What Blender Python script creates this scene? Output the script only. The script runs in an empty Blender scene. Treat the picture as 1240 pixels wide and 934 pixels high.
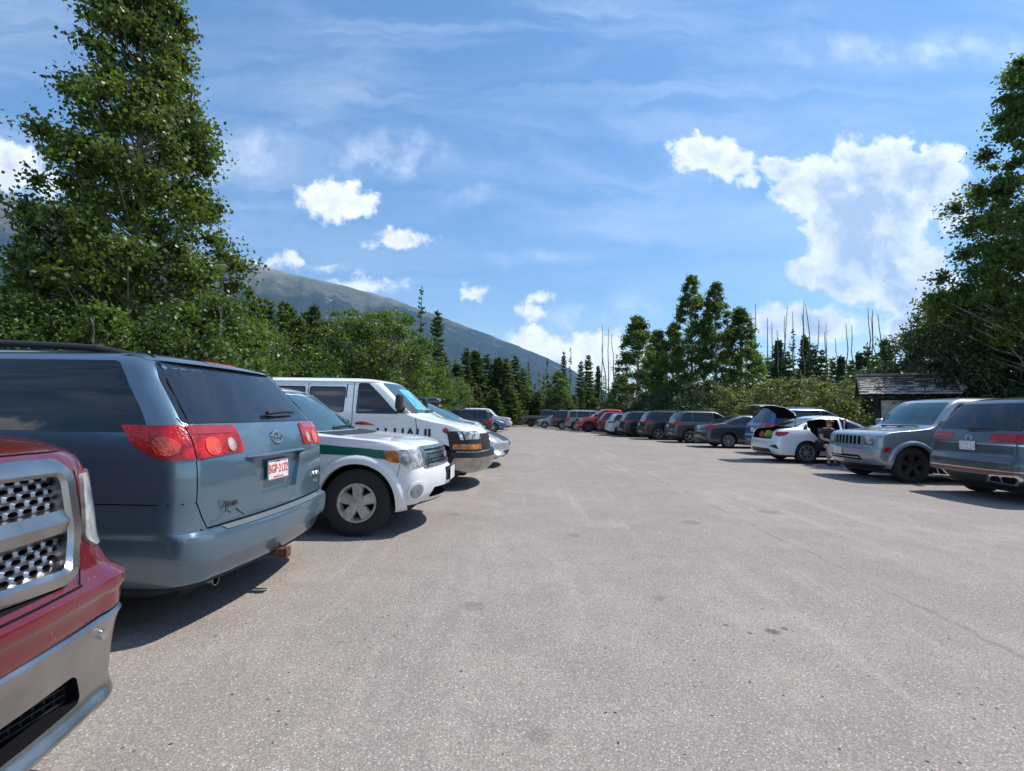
import bpy, bmesh, math, random
import numpy as np
from mathutils import Vector, Matrix, Euler
from mathutils.bvhtree import BVHTree
R = math.radians
scene = bpy.context.scene
COL = scene.collection
random.seed(7)
RNG = np.random.default_rng(7)
D = bpy.data

# ------------------------------------------------------------------ camera
CAM_H = 1.36
cam_d = D.cameras.new('camera'); cam = D.objects.new('camera', cam_d); COL.objects.link(cam)
cam_d.sensor_width = 36; cam_d.lens = 590 / 1240 * 36
cam_d.clip_start = 0.03; cam_d.clip_end = 60000
CAMROT = (Matrix.Rotation(R(1.17), 3, 'Z') @ Matrix.Rotation(R(90 + 3.3), 3, 'X') @ Matrix.Rotation(R(0.9), 3, 'Z'))
cam.matrix_world = Matrix.Translation((0, 0, CAM_H)) @ CAMROT.to_4x4()
scene.camera = cam

# ------------------------------------------------------------------ tagging
def tag(o, label=None, cat=None, group=None, kind=None):
    if label: o['label'] = label
    if cat: o['category'] = cat
    if group: o['group'] = group
    if kind: o['kind'] = kind
    return o

def empty(name, loc, rz=0.0):
    o = D.objects.new(name, None); COL.objects.link(o)
    o.location = loc; o.rotation_euler = (0, 0, rz); o.empty_display_size = 0.3
    return o

def link_mesh(name, me, parent=None, mats=()):
    o = D.objects.new(name, me); COL.objects.link(o)
    for m in mats: me.materials.append(m)
    if parent is not None: o.parent = parent
    return o

def copy_tree(o, parent=None):
    c = o.copy(); COL.objects.link(c); c.parent = parent
    for ch in [k for k in D.objects if k.parent == o]:
        copy_tree(ch, c)
    return c

# ------------------------------------------------------------------ materials
MATS = {}
def newmat(name):
    m = D.materials.new(name); m.use_nodes = True
    nt = m.node_tree
    return m, nt, nt.nodes, nt.links, nt.nodes['Principled BSDF']

def simple(name, col, rough=0.5, metal=0.0, coat=0.0, spec=0.5, bump=0.0, bscale=60, var=0.0, vscale=8, emit=0):
    if name in MATS: return MATS[name]
    m, nt, N, L, P = newmat(name)
    P.inputs['Base Color'].default_value = (*col, 1)
    P.inputs['Roughness'].default_value = rough
    P.inputs['Metallic'].default_value = metal
    P.inputs['Coat Weight'].default_value = coat
    P.inputs['Coat Roughness'].default_value = 0.04
    P.inputs['Specular IOR Level'].default_value = spec
    tc = N.new('ShaderNodeTexCoord')
    if var:
        n = N.new('ShaderNodeTexNoise'); n.inputs['Scale'].default_value = vscale; n.inputs['Detail'].default_value = 5
        L.new(tc.outputs['Object'], n.inputs['Vector'])
        mx = N.new('ShaderNodeMix'); mx.data_type = 'RGBA'; mx.blend_type = 'MULTIPLY'
        mx.inputs[6].default_value = (*col, 1)
        r = N.new('ShaderNodeMapRange'); r.inputs[1].default_value = .3; r.inputs[2].default_value = .7
        r.inputs[3].default_value = 1 - var; r.inputs[4].default_value = 1 + var
        L.new(n.outputs['Fac'], r.inputs[0]); mx.inputs[0].default_value = 1
        L.new(r.outputs[0], mx.inputs[7]); L.new(mx.outputs[2], P.inputs['Base Color'])
    if bump:
        n = N.new('ShaderNodeTexNoise'); n.inputs['Scale'].default_value = bscale; n.inputs['Detail'].default_value = 4
        L.new(tc.outputs['Object'], n.inputs['Vector'])
        b = N.new('ShaderNodeBump'); b.inputs['Strength'].default_value = bump; b.inputs['Distance'].default_value = 0.01
        L.new(n.outputs['Fac'], b.inputs['Height']); L.new(b.outputs[0], P.inputs['Normal'])
    MATS[name] = m
    return m

def paint(name, col, metal=0.35, rough=0.32, dirt=0.25, speck=0.0):
    """car paint under clear coat with a film of road dust, thicker low on the body"""
    if name in MATS: return MATS[name]
    m, nt, N, L, P = newmat(name)
    tc = N.new('ShaderNodeTexCoord')
    n = N.new('ShaderNodeTexNoise'); n.inputs['Scale'].default_value = 3.5; n.inputs['Detail'].default_value = 7; n.inputs['Roughness'].default_value = .65
    L.new(tc.outputs['Object'], n.inputs['Vector'])
    sep = N.new('ShaderNodeSeparateXYZ'); L.new(tc.outputs['Object'], sep.inputs[0])
    hz = N.new('ShaderNodeMapRange'); hz.inputs[1].default_value = 0.25; hz.inputs[2].default_value = 0.85
    hz.inputs[3].default_value = 1.0; hz.inputs[4].default_value = 0.18
    L.new(sep.outputs[2], hz.inputs[0])
    nr = N.new('ShaderNodeMapRange'); nr.inputs[1].default_value = .35; nr.inputs[2].default_value = .75
    L.new(n.outputs['Fac'], nr.inputs[0])
    mul = N.new('ShaderNodeMath'); mul.operation = 'MULTIPLY'; L.new(hz.outputs[0], mul.inputs[0]); L.new(nr.outputs[0], mul.inputs[1])
    mul2 = N.new('ShaderNodeMath'); mul2.operation = 'MULTIPLY'; mul2.inputs[1].default_value = dirt; L.new(mul.outputs[0], mul2.inputs[0])
    fac = mul2.outputs[0]
    if speck:
        v = N.new('ShaderNodeTexVoronoi'); v.inputs['Scale'].default_value = 55; L.new(tc.outputs['Object'], v.inputs['Vector'])
        n2 = N.new('ShaderNodeTexNoise'); n2.inputs['Scale'].default_value = 17; n2.inputs['Detail'].default_value = 3; L.new(tc.outputs['Object'], n2.inputs['Vector'])
        a = N.new('ShaderNodeMapRange'); a.inputs[1].default_value = .16; a.inputs[2].default_value = .08; L.new(v.outputs['Distance'], a.inputs[0])
        b2 = N.new('ShaderNodeMapRange'); b2.inputs[1].default_value = .55; b2.inputs[2].default_value = .6; b2.inputs[4].default_value = speck; L.new(n2.outputs['Fac'], b2.inputs[0])
        mm = N.new('ShaderNodeMath'); mm.operation = 'MULTIPLY'; L.new(a.outputs[0], mm.inputs[0]); L.new(b2.outputs[0], mm.inputs[1])
        ad = N.new('ShaderNodeMath'); ad.operation = 'MAXIMUM'; L.new(fac, ad.inputs[0]); L.new(mm.outputs[0], ad.inputs[1])
        fac = ad.outputs[0]
    mx = N.new('ShaderNodeMix'); mx.data_type = 'RGBA'
    mx.inputs[6].default_value = (*col, 1); mx.inputs[7].default_value = (.34, .31, .27, 1)
    L.new(fac, mx.inputs[0]); L.new(mx.outputs[2], P.inputs['Base Color'])
    rr = N.new('ShaderNodeMapRange'); rr.inputs[3].default_value = rough; rr.inputs[4].default_value = .8
    L.new(fac, rr.inputs[0]); L.new(rr.outputs[0], P.inputs['Roughness'])
    me = N.new('ShaderNodeMapRange'); me.inputs[3].default_value = metal; me.inputs[4].default_value = 0
    L.new(fac, me.inputs[0]); L.new(me.outputs[0], P.inputs['Metallic'])
    cw = N.new('ShaderNodeMapRange'); cw.inputs[3].default_value = 1.0; cw.inputs[4].default_value = .0
    L.new(fac, cw.inputs[0]); L.new(cw.outputs[0], P.inputs['Coat Weight'])
    P.inputs['Coat Roughness'].default_value = 0.05
    MATS[name] = m
    return m

def lamp_mat(name, col, rough=0.12, pattern=60, depth=.6, coat=1.0):
    if name in MATS: return MATS[name]
    m, nt, N, L, P = newmat(name)
    tc = N.new('ShaderNodeTexCoord')
    v = N.new('ShaderNodeTexVoronoi'); v.inputs['Scale'].default_value = pattern
    L.new(tc.outputs['Object'], v.inputs['Vector'])
    n = N.new('ShaderNodeTexNoise'); n.inputs['Scale'].default_value = 14; L.new(tc.outputs['Object'], n.inputs['Vector'])
    mx = N.new('ShaderNodeMix'); mx.data_type = 'RGBA'
    mx.inputs[6].default_value = tuple(c * (1 - depth) for c in col) + (1,); mx.inputs[7].default_value = (*col, 1)
    r = N.new('ShaderNodeMapRange'); r.inputs[1].default_value = .35; r.inputs[2].default_value = .62
    L.new(n.outputs['Fac'], r.inputs[0]); L.new(r.outputs[0], mx.inputs[0])
    L.new(mx.outputs[2], P.inputs['Base Color'])
    b = N.new('ShaderNodeBump'); b.inputs['Strength'].default_value = .25; b.inputs['Distance'].default_value = .01
    L.new(v.outputs['Distance'], b.inputs['Height']); L.new(b.outputs[0], P.inputs['Normal'])
    P.inputs['Roughness'].default_value = rough; P.inputs['Coat Weight'].default_value = coat; P.inputs['Coat Roughness'].default_value = .03
    MATS[name] = m
    return m

BLACK = simple('black_plastic', (.018, .018, .019), .55, bump=.15, bscale=300)
VOID = simple('dark_interior', (.006, .006, .007), .9, spec=.1)
GLASS = simple('tinted_glass', (.008, .010, .012), .03, coat=0.0, spec=.75)
GLASS_T = simple('windscreen_glass', (.035, .085, .105), .04, spec=.9)
RUBBER = simple('tyre_rubber', (.016, .0155, .015), .8, bump=.2, bscale=120, var=.35, vscale=25)
CHROME = simple('chrome', (.62, .63, .64), .12, metal=1, var=.18, vscale=30)
CHROME_D = simple('dusty_chrome', (.42, .41, .395), .22, metal=1, var=.22, vscale=6, bump=.12, bscale=220)
ALLOY = simple('alloy', (.42, .42, .42), .35, metal=.8, var=.2, vscale=15)
ALLOY_D = simple('dark_alloy', (.05, .05, .052), .35, metal=.6)
RED_L = lamp_mat('red_lamp', (.50, .006, .006), rough=.3, coat=.35)
CLEAR_L = lamp_mat('clear_lamp', (.50, .51, .52), depth=.75)
AMBER_L = lamp_mat('amber_lamp', (.75, .20, .02))
PLATE = simple('plate_white', (.62, .62, .63), .4, var=.35, vscale=35)
GAP = simple('panel_gap', (.006, .006, .006), .9, spec=.1)
RUST = simple('rusty_steel', (.10, .045, .025), .9, var=.5, vscale=30)
UNDER = simple('underbody', (.015, .014, .013), .9)

# ------------------------------------------------------------------ mesh helpers
def pchip(x, xs, ys):
    xs = np.asarray(xs, float); ys = np.asarray(ys, float)
    h = np.diff(xs); d = np.diff(ys) / h
    m = np.zeros_like(ys); m[0] = d[0]; m[-1] = d[-1]
    for i in range(1, len(xs) - 1):
        if d[i-1] * d[i] > 0:
            w1 = 2*h[i] + h[i-1]; w2 = h[i] + 2*h[i-1]
            m[i] = (w1 + w2) / (w1 / d[i-1] + w2 / d[i])
    k = np.clip(np.searchsorted(xs, x) - 1, 0, len(h) - 1)
    t = np.clip((x - xs[k]) / h[k], 0, 1)
    return ((2*t**3 - 3*t**2 + 1)*ys[k] + (t**3 - 2*t**2 + t)*h[k]*m[k] + (-2*t**3 + 3*t**2)*ys[k+1] + (t**3 - t**2)*h[k]*m[k+1])

def bm_to(name, bm, mat, parent=None, smooth=True, angle=35, mats=None):
    me = D.meshes.new(name)
    bmesh.ops.recalc_face_normals(bm, faces=bm.faces)
    bm.to_mesh(me); bm.free()
    if smooth:
        me.polygons.foreach_set('use_smooth', [True] * len(me.polygons))
        me.set_sharp_from_angle(angle=R(angle))
    return link_mesh(name, me, parent, mats or [mat])

def add_box(bm, c, s, rot=None, bevel=0.0, seg=2, mi=0):
    r = bmesh.ops.create_cube(bm, size=1)
    vs = r['verts']
    M = Matrix.Translation(c) @ (rot.to_4x4() if rot else Matrix.Identity(4)) @ Matrix.Diagonal((*s, 1))
    bmesh.ops.transform(bm, matrix=M, verts=vs)
    fs = {f for v in vs for f in v.link_faces}
    for f in fs: f.material_index = mi
    if bevel:
        es = list({e for v in vs for e in v.link_edges})
        bmesh.ops.bevel(bm, geom=es, offset=bevel, segments=seg, profile=.5, affect='EDGES')

def add_cyl(bm, c, r, depth, axis='Z', seg=24, r2=None, mi=0):
    res = bmesh.ops.create_cone(bm, cap_ends=True, segments=seg, radius1=r, radius2=r if r2 is None else r2, depth=depth)
    q = {'Z': Matrix.Identity(3), 'Y': Matrix.Rotation(R(90), 3, 'X'), 'X': Matrix.Rotation(R(90), 3, 'Y')}[axis] if isinstance(axis, str) else axis
    bmesh.ops.transform(bm, matrix=Matrix.Translation(c) @ q.to_4x4(), verts=res['verts'])
    for f in {f for v in res['verts'] for f in v.link_faces}: f.material_index = mi

def add_tube(bm, pts, rad, seg=8, closed=False, flat=1.0, mi=0):
    pts = [Vector(p) for p in pts]; n = len(pts)
    if not hasattr(rad, '__len__'): rad = [rad] * n
    rings = []
    for i, p in enumerate(pts):
        a = pts[(i-1) % n] if (closed or i > 0) else p
        b = pts[(i+1) % n] if (closed or i < n-1) else p
        t = (b - a).normalized()
        up = Vector((0, 0, 1)) if abs(t.z) < .95 else Vector((1, 0, 0))
        u = t.cross(up).normalized(); v = u.cross(t)
        rings.append([bm.verts.new(p + (u*math.cos(k*2*math.pi/seg) + v*math.sin(k*2*math.pi/seg)*flat) * rad[i]) for k in range(seg)])
    m = n if closed else n - 1
    for i in range(m):
        A, B = rings[i], rings[(i+1) % n]
        for k in range(seg):
            f = bm.faces.new((A[k], A[(k+1) % seg], B[(k+1) % seg], B[k])); f.material_index = mi
    if not closed:
        for r_ in (rings[0], rings[-1]):
            try: bm.faces.new(r_).material_index = mi
            except ValueError: pass

def revolve(bm, prof, c, axis='Y', seg=40, mi=0, sgn=1):
    """prof: list of (r, a) swept round the axis"""
    rings = []
    for (r, a) in prof:
        ring = []
        for k in range(seg):
            t = 2*math.pi*k/seg
            if axis == 'Y': p = Vector((r*math.cos(t), a*sgn, r*math.sin(t)))
            elif axis == 'X': p = Vector((a*sgn, r*math.cos(t), r*math.sin(t)))
            else: p = Vector((r*math.cos(t), r*math.sin(t), a*sgn))
            ring.append(bm.verts.new(p + Vector(c)))
        rings.append(ring)
    for A, B in zip(rings, rings[1:]):
        for k in range(seg):
            f = bm.faces.new((A[k], A[(k+1) % seg], B[(k+1) % seg], B[k])); f.material_index = mi

def grid_poly(poly, res):
    """2D polygon -> bmesh cut on a grid"""
    bm = bmesh.new()
    f = bm.faces.new([bm.verts.new((a, b, 0)) for a, b in poly])
    if res:
        for ax in (0, 1):
            lo = min(p[ax] for p in poly); hi = max(p[ax] for p in poly)
            n = max(1, int((hi - lo) / res))
            for k in range(1, n):
                no = (1, 0, 0) if ax == 0 else (0, 1, 0)
                co = [0, 0, 0]; co[ax] = lo + (hi - lo) * k / n
                bmesh.ops.bisect_plane(bm, geom=bm.verts[:] + bm.edges[:] + bm.faces[:], plane_co=co, plane_no=no, dist=1e-6)
    return bm

def round_poly(poly, r, n=5):
    out = []
    m = len(poly)
    rs = r if hasattr(r, '__len__') else [r]*m
    for i in range(m):
        p0 = Vector(poly[i-1]); p = Vector(poly[i]); p1 = Vector(poly[(i+1) % m])
        a = (p0 - p); b = (p1 - p)
        rr = min(rs[i], a.length*.45, b.length*.45)
        if rr < 1e-4: out.append(tuple(p)); continue
        A = p + a.normalized()*rr; B = p + b.normalized()*rr
        for k in range(n + 1):
            t = k / n
            q = A*(1-t)**2 + p*2*t*(1-t) + B*t*t
            out.append((q.x, q.y))
    return out

def text_obj(name, s, size, mat, M, parent, extrude=.0015, align='CENTER', shear=0, bold=0.0, sx=1.0):
    cu = D.curves.new('tmp', 'FONT'); cu.body = s; cu.size = size; cu.extrude = extrude; cu.align_x = align; cu.align_y = 'CENTER'
    cu.shear = shear; cu.offset = bold; cu.resolution_u = 3
    to = D.objects.new('tmp', cu); COL.objects.link(to)
    dg = bpy.context.evaluated_depsgraph_get(); dg.update()
    me = D.meshes.new_from_object(to.evaluated_get(dg))
    D.objects.remove(to); me.name = name; me.materials.clear()
    me.transform(M @ Matrix.Diagonal((sx, 1, 1, 1)))
    return link_mesh(name, me, parent, [mat])

def frame(o, xdir, ydir):
    x = Vector(xdir).normalized(); y = Vector(ydir); z = x.cross(y).normalized(); y = z.cross(x)
    m = Matrix((x, y, z)).transposed().to_4x4(); m.translation = o
    return m
# ------------------------------------------------------------------ cars
NF, NC, NS = 12, 8, 40
HERO = (.22, .25, .05, .08, .03, .05, 0)[:6]
class Car:
    """body lofted from plan outlines stacked in z; x forward from the rear bumper, y left"""
    def __init__(s, name, label, cat, keys, loc, rz, body_mat, group=None, black_below=0.0, xoff=None, dflt=(.22,.25,.05,.08,.03,.05)):
        s.root = empty(name, (0, 0, 0)); tag(s.root, label, cat, group)
        s.keys = np.array([tuple(k) + dflt[len(k)-4:] for k in keys], float)
        s.L = s.keys[:, 2].max(); s.mat = body_mat
        s.xo = s.L/2 if xoff is None else xoff      # local origin at mid-length
        s.root.location = loc; s.root.rotation_euler = (0, 0, rz)
        s.hero = dflt is HERO; s.cutters = []; s.black_below = black_below
        s.gaps = bmesh.new()
        s.cache = {}; s.kc = {}
    def k(s, z):
        zz = s.keys[:, 0]; z = round(min(max(z, zz[0]), zz[-1]), 4)
        r = s.kc.get(z)
        if r is None: r = s.kc[z] = [float(pchip(z, zz, s.keys[:, i])) for i in range(1, s.keys.shape[1])]
        return r
    def half(s, z):
        z = key = round(z, 4)
        if key in s.cache: return s.cache[key]
        xr, xf, w, rr, rf, br, bf, tr, tf = s.k(z)
        rr = min(rr, w*.6); rf = min(rf, w*.6)
        pts = []
        wr = w - tr; wf = w - tf
        for i in range(NF):
            t = i/NF; pts.append((xr + br*t*t, t*(wr-rr)))
        for i in range(NC + 1):
            a = math.pi/2*i/NC; pts.append((xr+br+rr*(1-math.cos(a))*.9, wr-rr+rr*math.sin(a)))
        x0 = xr+br+rr*.9; x1 = xf-bf-rf*.9
        if x1 < x0 + .02: x1 = x0 + .02
        for i in range(1, NS):
            u = i/NS; pts.append((x0+(x1-x0)*u, w - tr*(1-u)**3 - tf*u**3))
        for i in range(NC + 1):
            a = math.pi/2*i/NC; pts.append((x1+rf*.9*math.sin(a), wf-rf+rf*math.cos(a)))
        for i in range(1, NF + 1):
            t = 1 - i/NF; pts.append((x1+rf*.9+bf*(1-t*t), t*(wf-rf)))
        P = np.array(pts)
        s.cache[key] = P
        return P
    # ---- surface maps
    def side(s, x, z):
        P = s.half(z); return float(np.interp(x, P[:, 0], P[:, 1]))
    def pt(s, mode, a, b, sg=1):
        if mode == 'S': return Vector((a, sg*s.side(a, b), b))
        P = s.half(b)
        if mode == 'R':
            Q = P[:NF+NC+1]; return Vector((float(np.interp(abs(a), Q[:, 1], Q[:, 0])), a, b))
        if mode == 'F':
            Q = P[-(NF+NC+1):][::-1]; return Vector((float(np.interp(abs(a), Q[:, 1], Q[:, 0])), a, b))
        if mode == 'V': P = P[::-1]
        d = np.concatenate([[0], np.cumsum(np.hypot(np.diff(P[:, 0]), np.diff(P[:, 1])))])
        return Vector((float(np.interp(a, d, P[:, 0])), sg*float(np.interp(a, d, P[:, 1])), b))
    def normal(s, mode, a, b, sg=1):
        e = .006
        p = s.pt(mode, a+e, b, sg) - s.pt(mode, a-e, b, sg); q = s.pt(mode, a, b+e, sg) - s.pt(mode, a, b-e, sg)
        n = p.cross(q)
        if n.length < 1e-9: return Vector((0, sg, 0))
        n.normalize()
        c = s.pt(mode, a, b, sg) - Vector((s.L/2, 0, b*.6))
        ref = {'S': Vector((0, sg, 0)), 'R': Vector((-1, 0, .2)), 'F': Vector((1, 0, .2)), 'W': Vector((-1, sg, .1)), 'V': Vector((1, sg, .1))}[mode]
        return n if n.dot(ref) > 0 else -n
    def sh(s, v): return Vector((v[0]-s.xo, v[1], v[2]))
    # ---- parts
    def drape(s, name, poly, mode, mat, sg=1, off=.004, thick=.012, res=.05, parent=None, r=0, label=None, bm_in=None, mi=0):
        if r: poly = round_poly(poly, r)
        bm = grid_poly(poly, res)
        nor = {}
        for v in bm.verts:
            a, b = v.co.x, v.co.y
            n = s.normal(mode, a, b, sg); nor[v] = n
            v.co = s.sh(s.pt(mode, a, b, sg) + n*off)
        be = [e for e in bm.edges if e.is_boundary]
        ex = bmesh.ops.extrude_edge_only(bm, edges=be)
        nv = [g for g in ex['geom'] if isinstance(g, bmesh.types.BMVert)]
        for v in nv:
            o = min((e.other_vert(v) for e in v.link_edges if e.other_vert(v) in nor), key=lambda q: (q.co - v.co).length)
            v.co -= nor[o]*thick
        if bm_in is not None:
            me = D.meshes.new('t'); bm.to_mesh(me); bm.free()
            n0 = len(bm_in.faces); bm_in.from_mesh(me); bm_in.faces.ensure_lookup_table()
            for f in bm_in.faces[n0:]: f.material_index = mi
            D.meshes.remove(me); return None
        o = bm_to(name, bm, mat, parent or s.root, angle=40)
        if label: o['label'] = label
        return o
    def seam(s, pts, mode='S', sg=1, w=.006, off=.0015, dense=.06):
        P = []
        for (a, b) in zip(pts, pts[1:]):
            n = max(1, int(math.hypot(b[0]-a[0], b[1]-a[1])/dense))
            for i in range(n): P.append((a[0]+(b[0]-a[0])*i/n, a[1]+(b[1]-a[1])*i/n))
        P.append(pts[-1])
        vs = []
        for i, (a, b) in enumerate(P):
            q = P[min(i+1, len(P)-1)]; p = P[max(i-1, 0)]
            dx, dy = q[0]-p[0], q[1]-p[1]; l = math.hypot(dx, dy) or 1; nx, ny = -dy/l*w/2, dx/l*w/2
            row = []
            for sgn in (-1, 1):
                aa, bb = a+nx*sgn, b+ny*sgn
                row.append(s.gaps.verts.new(s.sh(s.pt(mode, aa, bb, sg) + s.normal(mode, aa, bb, sg)*off)))
            vs.append(row)
        for A, B in zip(vs, vs[1:]): s.gaps.faces.new((A[0], A[1], B[1], B[0]))
        if s.hero:
            bm_to('panel_gap', s.gaps, GAP, s.body, smooth=False); s.gaps = bmesh.new()
    def cut_box(s, c, size, rot=None, mi=1, bevel=0):
        s.cutters.append(('box', c, size, rot, mi, bevel))
    def cut_prism(s, poly, plane, d0, d1, mi=1):
        s.cutters.append(('prism', poly, plane, d0, d1, mi))
    def build(s, arches=(), arch_r=.40, arch_y=.30, dz=.05, extra_mats=()):
        zz = s.keys[:, 0]
        Z = []
        for a, b in zip(zz, zz[1:]):
            n = max(1, int(math.ceil((b-a)/dz))); Z += [a+(b-a)*i/n for i in range(n)]
        Z.append(zz[-1])
        bm = bmesh.new(); rings = []
        for z in Z:
            P = s.half(z)
            ring = [bm.verts.new(s.sh((x, y, z))) for x, y in P] + [bm.verts.new(s.sh((x, -y, z))) for x, y in P[-2:0:-1]]
            rings.append(ring)
        n = len(rings[0])
        for A, B, z in zip(rings, rings[1:], Z):
            for k in range(n):
                f = bm.faces.new((A[k], A[(k+1) % n], B[(k+1) % n], B[k]))
                f.material_index = 2 if z < s.black_below - .001 else 0
        bm.faces.new(rings[0][::-1]).material_index = 2
        # crown: fill the last ring as a strip grid between the two sides
        top = rings[-1]; m = n//2
        for i in range(m):
            a, b = top[i], top[i+1]; c, d = top[(n-i-1) % n], top[(n-i) % n]
            vs = [v for j, v in enumerate((a, b, c, d)) if v not in (a, b, c, d)[:j]]
            if len(vs) > 2: bm.faces.new(vs)
        bmesh.ops.recalc_face_normals(bm, faces=bm.faces)
        s.bvh = BVHTree.FromBMesh(bm)
        me = D.meshes.new('body'); bm.to_mesh(me); bm.free()
        mats = [s.mat, VOID, BLACK] + list(extra_mats)
        ob = link_mesh('body', me, None, mats)
        cb = bmesh.new()
        for (x, z) in arches:
            y = s.side(x, max(z+.25, .5))
            for sg in (-1, 1):
                add_cyl(cb, s.sh((x, sg*(y - arch_y + .35), z)), arch_r, .7, 'Y', 40, mi=1)
        for c in s.cutters:
            if c[0] == 'box': add_box(cb, s.sh(c[1]), c[2], c[3], c[5], mi=c[4])
            else:
                _, poly, plane, d0, d1, mi = c
                lo = []; hi = []
                for (a, b) in poly:
                    if plane == 'XZ': lo.append(cb.verts.new(s.sh((a, d0, b)))); hi.append(cb.verts.new(s.sh((a, d1, b))))
                    elif plane == 'YZ': lo.append(cb.verts.new(s.sh((d0, a, b)))); hi.append(cb.verts.new(s.sh((d1, a, b))))
                    else: lo.append(cb.verts.new(s.sh((a, b, d0)))); hi.append(cb.verts.new(s.sh((a, b, d1))))
                fs = [cb.faces.new(lo), cb.faces.new(hi[::-1])]
                for i in range(len(lo)): fs.append(cb.faces.new((lo[i], hi[i], hi[(i+1) % len(lo)], lo[(i+1) % len(lo)])))
                for f in fs: f.material_index = mi
        if len(cb.verts):
            bmesh.ops.recalc_face_normals(cb, faces=cb.faces)
            cm = D.meshes.new('cut'); cb.to_mesh(cm)
            co = link_mesh('cut', cm, None, mats)
            md = ob.modifiers.new('b', 'BOOLEAN'); md.operation = 'DIFFERENCE'; md.solver = 'EXACT'; md.object = co; md.material_mode = 'INDEX'; md.use_self = False
            dg = bpy.context.evaluated_depsgraph_get(); dg.update()
            me2 = D.meshes.new_from_object(ob.evaluated_get(dg))
            ob.modifiers.clear(); ob.data = me2; me2.name = 'body'
            D.objects.remove(co)
        cb.free()
        me = ob.data
        me.polygons.foreach_set('use_smooth', [True]*len(me.polygons)); me.set_sharp_from_angle(angle=R(32))
        ob.parent = s.root; s.body = ob
        # lip round every wheel arch
        return ob
    def finish(s):
        if len(s.gaps.verts): bm_to('panel_gap', s.gaps, GAP, s.body, smooth=False)
        else: s.gaps.free()
    def flare(s, x, z, r, w=.05, prot=.02, a0=-10, a1=190, mat=None, name='arch_trim'):
        for sg in (-1, 1):
            bm = bmesh.new(); rows = []
            for i in range(25):
                a = R(a0 + (a1-a0)*i/24); row = []
                for j, (dr, o) in enumerate(((-.004, -.05), (-.002, prot*.9), (w*.35, prot), (w*.8, prot*.75), (w, -.006))):
                    xx = x + (r+dr)*math.cos(a); zz = max(z + (r+dr)*math.sin(a), s.keys[0, 0])
                    row.append(bm.verts.new(s.sh(Vector((xx, sg*(s.side(xx, max(zz, .3))+o), zz)))))
                rows.append(row)
            for A, B in zip(rows, rows[1:]):
                for j in range(4): bm.faces.new((A[j], A[j+1], B[j+1], B[j]))
            bm_to(name, bm, mat or s.mat, s.root, angle=60)
    def wheel(s, x, sg, R_=.34, W=.22, rim=.23, spokes=5, y=None, rimmat=None, steer=0, style=0, parts=True):
        rimmat = rimmat or ALLOY
        yo = (s.side(x, .55) if y is None else y) - .025
        c = (0, 0, 0)
        hub = bmesh.new()
        revolve(hub, [(.02, -.10), (rim*.86, -.10), (rim*.86, -.085), (.02, -.085)], c, seg=24, sgn=sg)
        add_cyl(hub, (0, -.085*sg, 0), .06, .10, 'Y', 16)
        h = bm_to('wheel', hub, VOID, s.root)
        h.location = s.sh((x, sg*yo, R_)); h.rotation_euler = (0, 0, steer)
        t = bmesh.new()
        prof = [(rim-.012, -W), (rim+.015, -W-.008), (R_*.90, -W-.006), (R_*.975, -W+.012), (R_-.003, -W+.035)]
        nb = 4
        for i in range(nb):
            a = -W+.04+(W-.08)*i/nb; b = -W+.04+(W-.08)*(i+1)/nb
            prof += [(R_, a+.004), (R_, b-.008), (R_-.009, b-.006), (R_-.009, b-.001)]
        prof += [(R_, -.038), (R_*.975, -.012), (R_*.90, .004), (rim+.02, .006), (rim-.002, -.004), (rim-.012, -.012)]
        revolve(t, prof, c, seg=64 if parts else 28, sgn=sg)
        if parts:   # shoulder lugs
            for k in range(44):
                a = 2*math.pi*k/44
                for side_ in (-W+.022, -.022):
                    add_box(t, (math.cos(a)*(R_-.009), side_*sg, math.sin(a)*(R_-.009)), (.014, .036, .022), Matrix.Rotation(-a, 3, 'Y'))
        bm_to('tyre', t, RUBBER, h, angle=30)
        r = bmesh.new()
        revolve(r, [(rim-.045, -.12), (rim-.02, -.06), (rim-.012, -.012), (rim-.001, -.002), (rim-.006, .004), (rim-.022, .002), (rim-.030, -.014), (rim-.05, -.11)], c, seg=48, sgn=sg)
        for k in range(spokes):
            a = 2*math.pi*(k+.25)/spokes
            if style == 0:   # broad flat spokes
                wi, wo = .030*5/spokes+.012, .052*5/spokes+.008
                offs = [(0, wi, wo)]
            elif style == 1:  # twin thin spokes
                offs = [(-.09, .010, .012), (.09, .010, .012)]
            else:
                offs = [(0, .016, .014)]
            for da, wi, wo in offs:
                ca, sa = math.cos(a), math.sin(a); cb_, sb_ = math.cos(a+da*2), math.sin(a+da*2)
                def P(rad, lat, y, outer):
                    dx, dz = (cb_, sb_) if outer else (ca, sa)
                    return Vector((dx*rad - dz*lat, y*sg, dz*rad + dx*lat))
                ri, ro = .045, rim-.016
                v = [P(ri, -wi, -.012, 0), P(ri, wi, -.012, 0), P(ro, wo, -.016, 1), P(ro, -wo, -.016, 1),
                     P(ri, -wi*1.2, -.05, 0), P(ri, wi*1.2, -.05, 0), P(ro, wo*1.2, -.055, 1), P(ro, -wo*1.2, -.055, 1)]
                v = [r.verts.new(q) for q in v]
                for f in ((0,1,2,3), (4,5,6,7), (0,1,5,4), (1,2,6,5), (2,3,7,6), (3,0,4,7)): r.faces.new([v[i] for i in f])
        revolve(r, [(.001, -.004), (.028, -.005), (.034, -.012), (.062, -.016), (.070, -.03), (.070, -.08)], c, seg=24, sgn=sg)
        for k in range(5):
            a = 2*math.pi*k/5
            add_cyl(r, (math.cos(a)*.05, -.012*sg, math.sin(a)*.05), .008, .02, 'Y', 6)
        bm_to('rim', r, rimmat, h, angle=30)
        return h
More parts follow.
